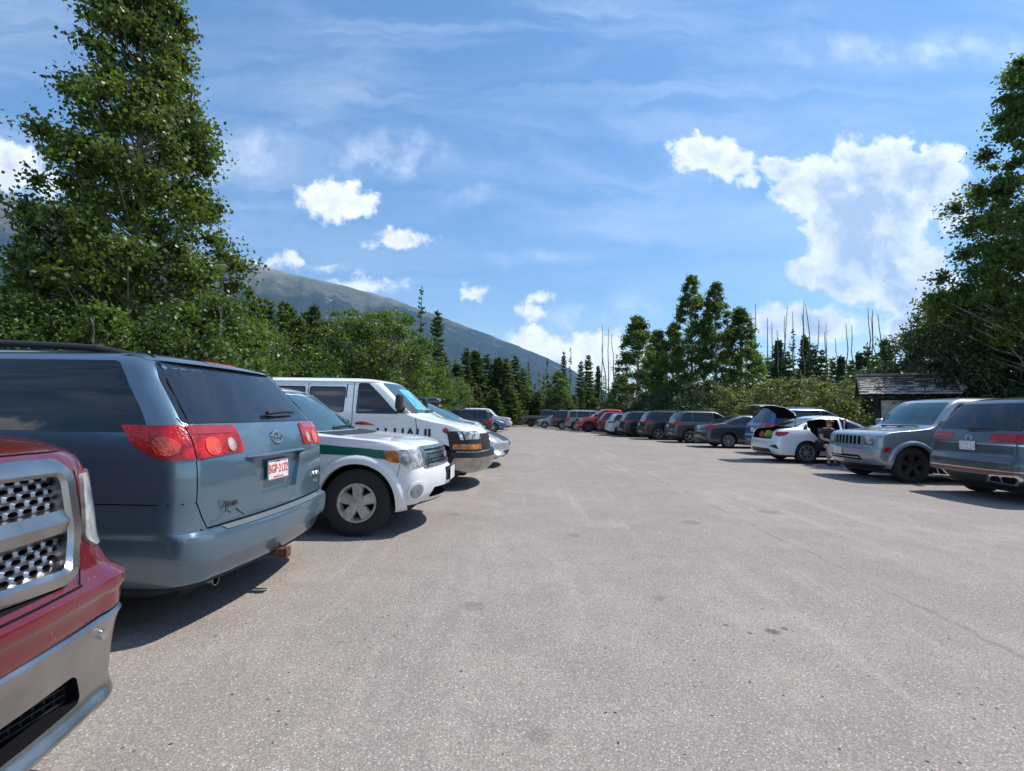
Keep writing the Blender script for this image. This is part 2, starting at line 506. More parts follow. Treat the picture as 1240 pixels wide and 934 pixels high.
    def glass_edges(s, z, mr, mf):
        xr, xf, w, rr, rf, br, bf, tr, tf = s.k(z)
        return xr+br+rr*.9+mr, xf-bf-rf*.9-mf
    def side_glass(s, z0, z1, spans, mr=.08, mf=.05, mat=None, sgs=(-1, 1), zr=None, both=None, frame_=True, r=.03):
        """spans: list of (xa, xb) windows; None = run to the pillar"""
        for (xa, xb) in spans:
            n = 6; lo = []; hi = []
            for i in range(n+1):
                z = z0 + (z1-z0)*i/n
                e0, e1 = s.glass_edges(z, mr, mf)
                a = e0 if xa is None else max(xa, e0); b = e1 if xb is None else min(xb, e1)
                if b - a > .04: lo.append((a, z)); hi.append((b, z))
            poly = lo + hi[::-1]
            for sg in sgs:
                o = s.drape('side_window', poly, 'S', mat or GLASS, sg, off=.004, r=r)
    def end_glass(s, mode, z0, z1, m=.07, mat=None, name=None, inset=0.0, r=.05):
        n = 5; P = []
        for i in range(n+1):
            z = z0 + (z1-z0)*i/n
            xr, xf, w, rr, rf, br, bf, tr, tf = s.k(z)
            ww = (w - tr if mode == 'R' else w - tf) - m
            P.append((ww, z))
        poly = [(-a, z) for a, z in P] + [(a, z) for a, z in P[::-1]]
        return s.drape(name or ('rear_window' if mode == 'R' else 'windscreen'), poly, mode, mat or (GLASS if mode == 'R' else GLASS_T), r=r, off=.004, res=.07)
    def mirror(s, x, z, mat=None, size=(.13, .20, .15), out=.10):
        for sg in (-1, 1):
            y = s.side(x, z-.05)
            bm = bmesh.new()
            add_box(bm, s.sh((x, sg*(y+out), z)), size, None, .04, 3)
            add_box(bm, s.sh((x, sg*(y+.02), z-.05)), (.06, .14, .04), None, .01)
            o = bm_to('mirror', bm, mat or s.mat, s.root)
            b2 = bmesh.new(); add_box(b2, s.sh((x-size[0]/2-.002, sg*(y+out), z)), (.006, size[1]*.8, size[2]*.78), None, .002)
            bm_to('mirror_glass', b2, GLASS, o)
    def handle(s, x, z, mat=None, w=.15):
        for sg in (-1, 1):
            y = s.side(x, z)
            bm = bmesh.new()
            add_box(bm, s.sh((x, sg*(y+.022), z)), (w, .018, .028), None, .008)
            for d in (-.4, .4): add_box(bm, s.sh((x+d*w, sg*(y+.008), z)), (.02, .03, .022))
            bm_to('door_handle', bm, mat or s.mat, s.root)
    def rack(s, x0, x1, z, y, mat=None, arch=.035, r=.018, lift=.05):
        for sg in (-1, 1):
            bm = bmesh.new(); pts = []
            for i in range(17):
                t = i/16; e = min(t, 1-t)*2
                h = lift*min(1, e*4.5) + arch*math.sin(math.pi*t)*.3
                pts.append(s.sh((x0+(x1-x0)*t, sg*(y - .03*(abs(2*t-1)**3)), z + h - .04*(abs(2*t-1)**2))))
            add_tube(bm, pts, r, 8, flat=.8)
            bm_to('roof_rail', bm, mat or BLACK, s.root, angle=60)
    def plate(s, mode, y, z, txt='', col=(.5, .03, .02), tilt=0, prot=.012, size=(.305, .155), top='', bottom='', mat=None):
        p = s.pt(mode, y, z); sx = -1 if mode == 'R' else 1
        n = Vector((sx, 0, 0)); n = Matrix.Rotation(tilt, 3, 'Y') @ n
        up = Matrix.Rotation(tilt, 3, 'Y') @ Vector((0, 0, 1))
        right = up.cross(n)
        M = frame(s.sh(p + n*prot), right, up)
        bm = bmesh.new(); add_box(bm, (0, 0, 0), (*size, .004), None, .0015, 1)
        bmesh.ops.transform(bm, matrix=M, verts=bm.verts)
        o = bm_to('number_plate', bm, mat or PLATE, s.root)
        if txt:
            tm = simple('plate_red', (.55, .06, .04), .5)
            text_obj('plate_number', txt, .088, tm, M @ Matrix.Translation((0, 0, .003)), o, bold=.0012, sx=.78)
            fb = bmesh.new()
            for yy in (-size[1]/2+.004, size[1]/2-.004): add_box(fb, (0, yy, .003), (size[0], .008, .004))
            for xx in (-size[0]/2+.004, size[0]/2-.004): add_box(fb, (xx, 0, .003), (.008, size[1], .004))
            bmesh.ops.transform(fb, matrix=M, verts=fb.verts)
            bm_to('plate_frame', fb, CHROME, o)
            if top: text_obj('plate_text', top, .018, tm, M @ Matrix.Translation((0, .058, .003)), o)
            if bottom: text_obj('plate_text', bottom, .018, tm, M @ Matrix.Translation((0, -.058, .003)), o)
        return o
    def underbody(s, z0=.16, z1=.34, inset=.22, x0=.35, x1=None):
        x1 = x1 or s.L-.4; w = s.k(.5)[2]
        bm = bmesh.new()
        add_box(bm, s.sh(((x0+x1)/2, 0, (z0+z1)/2)), (x1-x0, 2*(w-inset)-.2, z1-z0), None, .03)
        for xx in (x0+.5, x1-.5): add_cyl(bm, s.sh((xx, 0, z0+.08)), .045, 2*w-.5, 'Y', 12)
        bm_to('underbody', bm, UNDER, s.root)
PI = math.pi
def loc_for(X, Y, L, end, facing):
    """end 'rear'/'nose' stands at world X; facing +1 = nose to +X"""
    s = facing if end == 'rear' else -facing
    return (X + s*L/2, Y, 0), (0 if facing > 0 else PI)

def wrap(c, name, z0, z1, s1, mode, mat, off=.04, thick=.05, parent=None, s0=0, res=.06, r=0):
    bm = bmesh.new()
    for sg in (-1, 1):
        poly = [(s0, z0), (s1, z0), (s1, z1), (s0, z1)]
        if r: poly = round_poly(poly, [0, r, r, 0] if s0 == 0 else r)
        c.drape(name, poly, mode, mat, sg, off=off, thick=thick, res=res, bm_in=bm)
    bmesh.ops.remove_doubles(bm, verts=bm.verts, dist=.0005)
    return bm_to(name, bm, mat, parent or c.root, angle=40)

def wiper(c, mode, y0, z0, y1, z1, off=.03, arm=None):
    bm = bmesh.new(); pts = []
    for i in range(7):
        t = i/6; a = y0+(y1-y0)*t; b = z0+(z1-z0)*t
        pts.append(c.sh(c.pt(mode, a, b) + c.normal(mode, a, b)*(off + .012*math.sin(t*PI))))
    add_tube(bm, pts, [.016, .017, .013, .010, .010, .009, .006], 6)
    pts = [p + Vector((0, 0, -.012)) for p in pts]; add_tube(bm, pts, .005, 5)
    bm_to('wiper', bm, BLACK, c.root)

def ellipse_ring(bm, M, a, b, rad, ox=0, oy=0, n=28):
    add_tube(bm, [M @ Vector((ox + a*math.cos(2*PI*k/n), oy + b*math.sin(2*PI*k/n), 0)) for k in range(n)], rad, 6, closed=True)

# ------------------------------------------------------------------ key tables (z, xr, xf, w, rr, rf, br, bf, tr, tf)
def K_sedan(L=4.64, H=1.45, W=.90):
    k = [(.18,.30,4.35,.80), (.28,.06,4.56,.87), (.42,.01,4.62,.895), (.56,.0,4.64,.90,.24,.30,.06,.14,.05,.08), (.66,.015,4.60,.90,.24,.30,.06,.14,.05,.08),
         (.74,.05,4.47,.897,.22,.28,.06,.16,.05,.08), (.84,.08,4.12,.89,.20,.26,.06,.16,.05,.07), (.92,.11,3.72,.875,.18,.22,.06,.14,.05,.04),
         (.97,.15,3.42,.86,.16,.2,.06,.12,.05,.02), (1.02,.24,3.28,.835,.15,.2,.06,.12,.05,.02), (1.06,.62,3.16,.80,.14,.18,.06,.12,.05,.02),
         (1.18,.92,2.92,.745,.14,.16,.05,.12,.05,.03), (1.30,1.22,2.64,.675,.14,.14,.05,.12,.04,.03), (1.38,1.45,2.42,.60,.12,.12,.05,.10,.03,.02),
         (1.42,1.62,2.26,.52,.1,.1,.04,.08,.02,.02), (1.445,1.85,2.1,.36,.1,.1,.03,.05,.02,.02)]
    return scale_keys(k, L/4.64, H/1.45, W/.90)
def K_suv(L=4.6, H=1.68, W=.92):
    k = [(.22,.3,4.3,.82), (.32,.05,4.53,.90), (.46,.0,4.6,.918,.22,.26,.05,.12,.05,.08), (.62,.005,4.6,.92,.22,.26,.05,.12,.05,.08), (.72,.05,4.56,.92,.2,.26,.05,.12,.05,.08),
         (.84,.07,4.46,.92,.2,.26,.05,.13,.05,.08), (.94,.09,4.2,.915,.18,.24,.05,.14,.05,.07), (1.0,.11,3.82,.905,.16,.22,.05,.13,.05,.04), (1.05,.13,3.55,.89,.15,.2,.05,.12,.05,.03),
         (1.09,.16,3.42,.875,.14,.18,.05,.12,.05,.02), (1.25,.26,3.15,.82,.14,.16,.05,.12,.05,.02), (1.45,.42,2.78,.75,.13,.14,.05,.12,.05,.02), (1.56,.52,2.56,.70,.13,.13,.05,.10,.04,.02),
         (1.62,.64,2.38,.63,.12,.12,.05,.08,.03,.02), (1.66,.90,2.12,.48,.1,.1,.04,.06,.02,.02), (1.68,1.2,1.9,.3,.1,.1,.02,.04,.02,.02)]
    return scale_keys(k, L/4.6, H/1.68, W/.92)
def K_boxsuv(L=4.5, H=1.78, W=.92):
    k = [(.28,.3,4.25,.80), (.38,.04,4.42,.88), (.52,.0,4.48,.90,.16,.2,.03,.08,.04,.05), (.66,.0,4.48,.90,.16,.2,.03,.08,.04,.05), (.70,.06,4.40,.905,.14,.16,.03,.07,.03,.05),
         (.94,.08,4.36,.905,.12,.15,.03,.08,.03,.05), (1.02,.09,4.22,.90,.12,.16,.03,.09,.03,.05), (1.07,.10,3.75,.89,.12,.16,.03,.10,.03,.03), (1.11,.12,3.42,.88,.12,.16,.03,.1,.03,.02),
         (1.15,.14,3.28,.87,.12,.14,.03,.1,.03,.02), (1.4,.20,3.02,.82,.12,.12,.03,.1,.03,.02), (1.64,.28,2.76,.765,.12,.12,.03,.1,.03,.02), (1.72,.38,2.58,.70,.12,.12,.03,.08,.02,.02),
         (1.76,.6,2.3,.55,.1,.1,.02,.05,.02,.02), (1.78,.9,2.0,.35,.1,.1,.02,.03,.02,.02)]
    return scale_keys(k, L/4.48, H/1.78, W/.905)
def K_minivan(L=5.0, H=1.75, W=.98):
    k = [(.20,.3,4.7,.86), (.30,.06,4.92,.94), (.45,.0,4.98,.97,.22,.34,.05,.2,.05,.12), (.58,.0,5.0,.98,.22,.36,.05,.22,.05,.13), (.68,.06,4.93,.98,.2,.36,.05,.22,.05,.13),
         (.80,.09,4.72,.975,.2,.34,.05,.22,.05,.12), (.92,.12,4.38,.965,.18,.3,.05,.2,.05,.1), (1.0,.14,4.1,.955,.16,.26,.05,.18,.05,.06), (1.06,.17,3.92,.945,.15,.22,.05,.16,.05,.04),
         (1.25,.26,3.55,.89,.14,.18,.05,.16,.05,.03), (1.5,.40,3.05,.81,.14,.16,.05,.15,.05,.03), (1.64,.5,2.72,.74,.13,.14,.05,.12,.04,.02), (1.71,.64,2.4,.64,.12,.12,.05,.08,.03,.02),
         (1.75,1.0,2.0,.4,.1,.1,.03,.04,.02,.02)]
    return scale_keys(k, L/5.0, H/1.75, W/.98)
def K_truck(L=5.6, W=.98, zb=1.24):
    k = [(.42,.3,5.3,.86), (.5,.08,5.5,.95), (.62,.0,5.6,.97,.12,.2,.02,.1,.03,.06), (.78,.0,5.6,.975,.12,.2,.02,.1,.03,.06), (.84,.05,5.5,.98,.1,.2,.02,.1,.03,.06),
         (1.04,.06,5.46,.98,.1,.2,.02,.1,.03,.06), (1.12,.06,5.3,.975,.1,.2,.02,.1,.03,.05), (1.2,.06,4.6,.965,.1,.2,.02,.1,.03,.03), (1.24,.06,4.35,.955,.1,.2,.02,.1,.03,.02)]
    return scale_keys(k, L/5.6, zb/1.24, W/.98)
def scale_keys(k, sx, sz, sy):
    out = []
    for r in k:
        r = list(r); r[0] *= sz; r[1] *= sx; r[2] *= sx; r[3] *= sy
        out.append(tuple(r))
    return out

def generic(kind, name, label, cat, col, X, Y, end, facing, L=None, H=None, W=None, metal=.35, group=None, rack=False, dark_rims=False, wheel_r=None, lamp=None, light_detail=True, emblem=False, spec=None, rz=0.0):
    mat = paint('paint_%.3f_%.3f_%.3f' % col, col, metal, dirt=.10 if sum(col) < .3 else .18)
    d = {'sedan': (4.64, 1.45, .90), 'suv': (4.6, 1.68, .92), 'boxsuv': (4.5, 1.78, .92), 'minivan': (5.0, 1.75, .98), 'hatch': (4.3, 1.52, .89)}[kind]
    L = L or d[0]; H = H or d[1]; W = W or d[2]
    if kind == 'sedan': K = K_sedan(L, H, W)
    elif kind == 'suv': K = K_suv(L, H, W)
    elif kind == 'hatch': K = K_suv(L, H, W)
    elif kind == 'boxsuv': K = K_boxsuv(L, H, W)
    else: K = K_minivan(L, H, W)
    loc, r0 = loc_for(X, Y, L, end, facing)
    sz = H/{'sedan': 1.45, 'suv': 1.68, 'hatch': 1.68, 'boxsuv': 1.78, 'minivan': 1.75}[kind]
    sx = L/d[0]
    c = Car(name, label, cat, K, loc, r0 + rz, mat, group, black_below=(.34*sz if kind in ('suv', 'boxsuv') else .24))
    R_ = wheel_r or {'sedan': .325, 'hatch': .32, 'suv': .355, 'boxsuv': .37, 'minivan': .335}[kind]
    xr, xf = {'sedan': (1.02, 3.74), 'suv': (.95, 3.68), 'hatch': (.85, 3.42), 'boxsuv': (.92, 3.6), 'minivan': (1.05, 4.05)}[kind]
    xr *= sx; xf *= sx
    if spec: spec(c, 'pre')
    c.build([(xr, R_), (xf, R_)], R_ + .045, dz=.05 if light_detail else .08)
    # glass
    if kind == 'sedan':
        zb, zt = 1.005*sz, 1.36*sz
        if not spec: c.side_glass(zb, zt, [(None, 2.03*sx), (2.09*sx, None)], mr=.16, mf=.10)
        c.end_glass('R', 1.09*sz, 1.36*sz, .07, GLASS); c.end_glass('F', 1.07*sz, 1.37*sz, .06)
        zl = (.80*sz, .94*sz); zh = (.66*sz, .79*sz)
    elif kind in ('suv', 'hatch'):
        zb, zt = 1.10*sz, 1.57*sz
        c.side_glass(zb, zt, [(None, 1.08*sx), (1.13*sx, 2.13*sx), (2.19*sx, None)], mr=.07, mf=.08)
        c.end_glass('R', 1.12*sz, 1.55*sz, .08, GLASS); c.end_glass('F', 1.14*sz, 1.58*sz, .06)
        zl = (.93*sz, 1.07*sz); zh = (.78*sz, .93*sz)
    elif kind == 'boxsuv':
        zb, zt = 1.15*sz, 1.64*sz
        c.side_glass(zb, zt, [(None, .95*sx), (1.01*sx, 2.0*sx), (2.06*sx, None)], mr=.1, mf=.08)
        c.end_glass('R', 1.14*sz, 1.64*sz, .10, GLASS); c.end_glass('F', 1.19*sz, 1.66*sz, .06)
        zl = (.82*sz, 1.08*sz); zh = (.76*sz, .94*sz)
    else:
        zb, zt = 1.08*sz, 1.62*sz
        c.side_glass(zb, zt, [(None, 1.35*sx), (1.4*sx, 2.45*sx), (2.5*sx, None)], mr=.12, mf=.10)
        c.end_glass('R', 1.12*sz, 1.62*sz, .08, GLASS); c.end_glass('F', 1.10*sz, 1.63*sz, .06)
        zl = (.95*sz, 1.2*sz); zh = (.76*sz, .92*sz)
    c.zl, c.zh, c.zb, c.zt = zl, zh, zb, zt
    # lamps
    lw = lamp or (.48*W/.9, W+.33)
    if not (spec and spec(c, 'lamps')):
        for sg in (-1, 1):
            z0, z1 = zl
            c.drape('tail_lamp', [(lw[0], z0+.03), (lw[0]+.15, z0), (lw[1]-.12, z0+.02), (lw[1], z1-.03), (lw[1]-.05, z1), (lw[0], z1)], 'W', RED_L, sg, r=.02)
            z0, z1 = zh
            c.drape('headlamp', [(W*.52, z0), (W*.85, z0), (W+.28, z1-.03), (W+.30, z1+.02), (W*.8, z1+.02), (W*.50, z1-.03)], 'V', CLEAR_L, sg, r=.02)
        # grille and lower intake
        c.drape('grille', [(-.42, zh[0]-.10), (.42, zh[0]-.10), (.47, zh[1]-.04), (-.47, zh[1]-.04)], 'F', BLACK, off=.006, r=.04)
        c.drape('air_intake', [(-.55, .26*sz), (.55, .26*sz), (.5, .42*sz), (-.5, .42*sz)], 'F', BLACK, off=.006, r=.03)
        c.plate('F', 0, zh[0]-.14*sz+.0, prot=.02)
    if not spec or kind != 'sedan': c.plate('R', 0, {'sedan': .86*sz, 'hatch': .80*sz}.get(kind, .86*sz), prot=.02)
    c.drape('rear_valance', [(-.62, .25*sz), (.62, .25*sz), (.55, .42*sz), (-.55, .42*sz)], 'R', BLACK, off=.006, r=.04)
    for sg in (-1, 1):
        if kind == 'sedan':
            xs = (1.62*sx, 2.06*sx, 3.08*sx)
        elif kind == 'boxsuv': xs = (1.2*sx, 2.03*sx, 3.05*sx)
        else: xs = (1.3*sx, 2.16*sx, 3.18*sx)
        for x in xs[1:]: c.seam([(x, .34*sz), (x+.02, zb-.01)], 'S', sg, w=.008)
        c.seam([(xs[0]-.12, zb-.02), (xs[0]-.1, .75*sz), (xs[0]+.1, .5*sz), (xs[0]+.15, .34*sz), (xs[2], .34*sz)], 'S', sg, w=.008)
    c.handle(1.75*sx, .93*sz if kind == 'sedan' else 1.0*sz, w=.14); c.handle(2.65*sx, .92*sz if kind == 'sedan' else .99*sz, w=.14)
    c.mirror(2.95*sx, zb+.09)
    if rack: c.rack(.75*sx, 2.5*sx, (1.615 if kind != 'boxsuv' else 1.70)*sz, .60*W/.92)
    for x in (xr, xf):
        for sg in (-1, 1):
            c.wheel(x, sg, R_, .225, R_*.70, 5 if kind != 'sedan' else 7, rimmat=ALLOY_D if dark_rims else ALLOY, style=0 if kind in ('boxsuv', 'minivan') else 1, parts=light_detail)
    if kind in ('suv', 'boxsuv'):
        for x in (xr, xf): c.flare(x, R_, R_+.045, .045, .012, mat=BLACK)
    c.underbody(.18, .36)
    c.finish()
    return c

def pickup(label, col, X, Y, end, facing, L=5.6, cab=(1.95, 4.4), group=None, canopy=False, H=1.85, dark_rims=True):
    mat = paint('paint_%.3f_%.3f_%.3f' % col, col, .3)
    loc, rz = loc_for(X, Y, L, end, facing)
    c = Car('pickup_truck', label, 'pickup truck', K_truck(L), loc, rz, mat, group)
    R_ = .40
    x0, x1 = cab
    if not canopy: c.cut_box((x0/2+.04, 0, 1.2), (x0-.18, 1.56, .7), None, 2)
    c.build([(1.1, R_), (4.62, R_)], R_+.05)
    for sg in (-1, 1):
        c.drape('tail_lamp', [(.86, .86), (1.06, .86), (1.06, 1.2), (.86, 1.2)], 'W', RED_L, sg, r=.02)
        c.drape('headlamp', [(.62, .86), (1.12, .88), (1.12, 1.06), (.62, 1.06)], 'V', CLEAR_L, sg, r=.03)
    c.drape('grille', [(-.56, .82), (.56, .82), (.56, 1.07), (-.56, 1.07)], 'F', BLACK, off=.01, r=.04)
    wrap(c, 'rear_bumper', .52, .72, 1.0, 'W', CHROME_D, .05, .06)
    c.plate('R', 0, .78, prot=.02)
    # cab
    k = Car('cab_tmp', None, None, [(1.15, x0, x1+.15, .93, .1, .2, .01, .1, .02, .02), (1.24, x0, x1, .93, .1, .18, .01, .1, .02, .02), (1.5, x0+.04, x1-.42, .86, .1, .14, .01, .1, .02, .02),
                                   (1.72*H/1.85, x0+.12, x1-.78, .78, .1, .12, .01, .1, .02, .02), (1.81*H/1.85, x0+.25, x1-.98, .68, .1, .1, .01, .06, .02, .02), (H, x0+.5, x1-1.3, .4, .1, .1, .01, .05, .02, .02)], loc, rz, mat, xoff=c.xo)
    k.build([], 0)
    k.body.name = 'cab'
    k.side_glass(1.26, 1.7*H/1.85, [(None, (x0+x1)/2-.25), ((x0+x1)/2-.19, None)], mr=.1, mf=.08)
    k.end_glass('R', 1.3, 1.7*H/1.85, .12); k.end_glass('F', 1.27, 1.71*H/1.85, .06)
    k.mirror(x1-.3, 1.36, mat=BLACK)
    for ch in [o for o in D.objects if o.parent == k.root]: ch.parent = c.root
    D.objects.remove(k.root)
    if canopy:
        q = Car('canopy_tmp', None, None, [(1.2, .08, x0+.02, .93, .1, .1, .01, .01, .02, .02), (1.5, .18, x0+.02, .86, .1, .1, .01, .01, .02, .02), (1.72, .28, x0+.04, .78, .1, .1, .01, .01, .02, .02), (1.8, .4, x0-.05, .6, .1, .1, .01, .01, .02, .02)], loc, rz, mat, xoff=c.xo)
        q.build([], 0); q.body.name = 'canopy'
        q.side_glass(1.3, 1.66, [(None, None)], mr=.15, mf=.15); q.end_glass('R', 1.28, 1.68, .1)
        for ch in [o for o in D.objects if o.parent == q.root]: ch.parent = c.root
        D.objects.remove(q.root)
    for sg in (-1, 1):
        for x in (x0, (x0+x1)/2-.22, x1-.35): c.seam([(x, .5), (x, 1.2)], 'S', sg, w=.01)
    c.handle((x0+x1)/2+.0, 1.08); c.handle(x0+.3, 1.08)
    for x in (1.1, 4.62):
        for sg in (-1, 1): c.wheel(x, sg, R_, .26, .25, 6, rimmat=ALLOY_D if dark_rims else ALLOY, parts=False)
        c.flare(x, R_, R_+.05, .05, .02, mat=BLACK if dark_rims else None)
    c.underbody(.3, .5)
    c.finish()
    return c
# ------------------------------------------------------------------ blue-grey minivan, rear to the aisle
def make_blue_minivan():
    mat = paint('paint_blue_grey', (.105, .175, .235), .55, .30, dirt=.22, speck=.5)
    K = [(.24,.30,4.75,.86), (.31,.09,4.92,.93,.22,.3,.06,.2,.05,.12), (.40,.045,4.98,.965,.22,.34,.07,.2,.05,.12), (.43,.03,5.0,.97,.22,.34,.07,.2,.05,.12), (.445,.0,5.02,.975,.22,.34,.07,.2,.05,.12),
         (.58,-.01,5.06,.985,.22,.36,.07,.22,.05,.13), (.605,.0,5.06,.985,.21,.36,.07,.22,.05,.13), (.625,.075,5.04,.985,.2,.36,.055,.22,.04,.13),
         (.70,.085,4.96,.985,.2,.36,.05,.22,.04,.13), (.85,.09,4.72,.985,.18,.34,.05,.22,.04,.12), (1.0,.10,4.38,.98,.17,.3,.05,.2,.04,.1), (1.09,.12,4.1,.972,.16,.26,.05,.18,.04,.06),
         (1.18,.15,3.92,.958,.15,.22,.05,.16,.04,.04), (1.26,.19,3.75,.935,.15,.22,.05,.16,.04,.04), (1.35,.26,3.55,.905,.14,.18,.05,.16,.04,.03), (1.52,.41,3.05,.84,.14,.16,.05,.15,.04,.03),
         (1.65,.52,2.85,.775,.13,.14,.05,.12,.03,.02), (1.70,.60,2.7,.72,.12,.12,.05,.08,.03,.02), (1.735,.78,2.5,.60,.12,.12,.04,.08,.02,.02), (1.75,1.0,2.2,.40,.1,.1,.03,.04,.02,.02)]
    L = 5.06
    loc, rz = loc_for(-1.75, 3.80, L, 'rear', -1)
    c = Car('minivan', 'blue-grey minivan parked tail-out with red wraparound tail lamps and black roof rails', 'minivan', K, loc, rz + R(-1.5), mat, dflt=HERO)
    # plate recess pressed into the tailgate
    c.cut_prism([(-.34, 1.02), (.34, 1.02), (.25, .755), (-.25, .755)], 'YZ', -.3, .135, 0)
    c.build([(1.02, .335), (4.0, .335)], .385, dz=.03)
    pad = simple('bumper_pad', (.10, .12, .135), .6, bump=.3, bscale=200)
    # lamps: outer part on the quarter panel, inner part on the tailgate
    for sg in (-1, 1):
        o = c.drape('tail_lamp', [(.845, 1.055), (.98, 1.055), (1.08, 1.08), (1.155, 1.13), (1.185, 1.19), (1.19, 1.255), (.85, 1.255)], 'W', RED_L, sg, off=.010, thick=.02, res=.03, r=[.004, .0, .0, .0, .02, .015, .004])
        i = c.drape('tail_lamp', [(.42, 1.075), (.835, 1.055), (.838, 1.255), (.455, 1.25)], 'W', RED_L, sg, off=.010, thick=.02, res=.03, r=[.03, .004, .004, .03])
        c.drape('lamp_band', [(.50, 1.20), (.83, 1.20), (.832, 1.248), (.478, 1.244)], 'W', simple('dark_red_lens', (.30, .012, .010), .1, coat=1), sg, off=.013, thick=.005, res=.05, parent=i)
        rb = [(.54+.036*math.cos(a), 1.125+.044*math.sin(a)) for a in [2*PI*k/20 for k in range(20)]]
        c.drape('reverse_lens', rb, 'W', lamp_mat('reverse_lens', (.50, .36, .33), depth=.5), sg, off=.016, thick=.008, res=.03, parent=i)
        rb = [(.70+.062*math.cos(a), 1.125+.058*math.sin(a)) for a in [2*PI*k/24 for k in range(24)]]
        c.drape('bulb_lens', rb, 'W', lamp_mat('orange_red_lamp', (.80, .07, .015), depth=.45), sg, off=.015, thick=.008, res=.02, parent=i)
        rb = [(.98+.075*math.cos(a), 1.135+.055*math.sin(a)) for a in [2*PI*k/24 for k in range(24)]]
        c.drape('bulb_lens', rb, 'W', lamp_mat('orange_red_lamp', (.80, .07, .015)), sg, off=.014, thick=.008, res=.02, parent=o)
    # rear glass with black band
    c.end_glass('R', 1.268, 1.665, .055, simple('rear_privacy_glass', (.010, .013, .017), .03, spec=.9), r=.05)
    # side glass
    c.side_glass(1.215, 1.655, [(None, 1.62), (1.66, 2.75), (2.81, None)], mr=.07, mf=.1, r=.04)
    c.end_glass('F', 1.2, 1.64, .06)
    c.drape('high_brake_lamp', [(-.19, 1.688), (.19, 1.688), (.17, 1.708), (-.17, 1.708)], 'R', RED_L, off=.006, r=.008)
    # spoiler lip over the glass
    bm = bmesh.new(); rows = []
    for i in range(21):
        y = -.70 + 1.4*i/20; row = []
        for (dz, dx) in ((1.668, .0), (1.668, -.035), (1.682, -.045), (1.712, .03)):
            p = c.pt('R', y, dz); row.append(bm.verts.new(c.sh(p + Vector((dx*(1-abs(y/.72)**6), 0, 0)))))
        rows.append(row)
    for A, B in zip(rows, rows[1:]):
        for j in range(3): bm.faces.new((A[j], A[j+1], B[j+1], B[j]))
    bm_to('spoiler', bm, mat, c.root, angle=50)
    # lip above the plate
    bm = bmesh.new()
    pts = [c.sh(c.pt('R', -.42+.84*i/12, 1.035) + Vector((-.012, 0, 0))) for i in range(13)]
    add_tube(bm, pts, [.006] + [.022]*11 + [.006], 8, flat=.55)
    bm_to('tailgate_lip', bm, mat, c.root, angle=60)
    c.plate('R', 0, .915, 'BGP·2132', prot=-.018, tilt=R(4), top='Alberta', bottom='Wild Rose Country')
    # tailgate seams
    for sg in (-1, 1):
        c.seam([(.842, .80), (.840, 1.05)], 'W', sg, w=.006); c.seam([(.842, 1.255), (.848, 1.30)], 'W', sg, w=.008)
        c.seam([(.842, .80), (1.2, .80), (1.50, .80), (1.60, .78)], 'W', sg, w=.006); c.seam([(.765, .634), (.80, .70), (.842, .80)], 'W', sg, w=.007)
        zs = [1.27, 1.35, 1.45, 1.55, 1.65, 1.70]
        c.seam([(c.k(z)[2]-c.k(z)[7]-.03, z) for z in zs], 'R', sg, w=.008) if False else None
        c.seam([(2.72, .34), (2.74, 1.2)], 'S', sg); c.seam([(1.64, .5), (1.62, 1.2)], 'S', sg); None
    for sg in (-1, 1):
        pp = []
        for z in [1.262, 1.35, 1.45, 1.55, 1.64, 1.69, 1.715]:
            P = c.half(z); Q = P[:NF+NC+1]
            d = np.concatenate([[0], np.cumsum(np.hypot(np.diff(Q[:, 0]), np.diff(Q[:, 1])))]); pp.append((d[NF+2], z))
        c.seam(pp, 'W', sg, w=.010, off=.004)
    c.seam([(-.81, .634), (-.4, .634), (.4, .634), (.81, .634)], 'R', 1, w=.012)
    # tread pad along the bumper top
    bm = bmesh.new(); rows = []
    for i in range(25):
        y = -.66+1.32*i/24
        a = c.pt('R', y, .606); b = c.pt('R', y, .624)
        rows.append([bm.verts.new(c.sh(a + (b-a)*.1 + Vector((0, 0, .004)))), bm.verts.new(c.sh(a + (b-a)*.9 + Vector((0, 0, .006))))])
    for A, B in zip(rows, rows[1:]): bm.faces.new((A[0], A[1], B[1], B[0]))
    bm_to('bumper_pad', bm, pad, c.root)
    # badges
    M = frame(c.sh(c.pt('R', 0, 1.155) + Vector((-.012, 0, 0))), (0, -1, 0), (.25, 0, 1))
    bm = bmesh.new(); ellipse_ring(bm, M, .068, .048, .006); ellipse_ring(bm, M, .024, .044, .004); ellipse_ring(bm, M, .05, .018, .004, 0, .022)
    bm_to('emblem', bm, CHROME, c.root)
    def badge(txt, y, z, size, mat_, sx=1.0, bold=.001):
        p = c.pt('R', y, z); M = frame(c.sh(p + Vector((-.008, 0, 0))), (-.09 if y < 0 else .09, -1, 0), (.05, 0, 1))
        text_obj('badge', txt, size, mat_, M, c.root, extrude=.003, bold=bold, sx=sx)
    badge('SIENNA', -.60, .80, .055, CHROME, 1.1); badge('XLE', -.66, .735, .040, CHROME)
    badge('Terrace', .56, .755, .062, simple('badge_dark', (.03, .03, .035), .3))
    # round-topped sticker outline
    bm = bmesh.new()
    stick = [(.74, .66), (.66, .682), (.60, .71), (.57, .695), (.53, .715), (.47, .675), (.44, .66)]
    for (a, b) in zip(stick, stick[1:]):
        P1, P2 = (c.sh(c.pt('R', q[0], q[1]) + Vector((-.003, 0, 0))) for q in (a, b))
        add_tube(bm, [P1, P2], .0025, 4)
    bm_to('sticker', bm, BLACK, c.root)
    wiper(c, 'R', .02, 1.315, -.46, 1.325, .03)
    c.rack(.66, 3.6, 1.715, .66, arch=.03, r=.028, lift=.05)
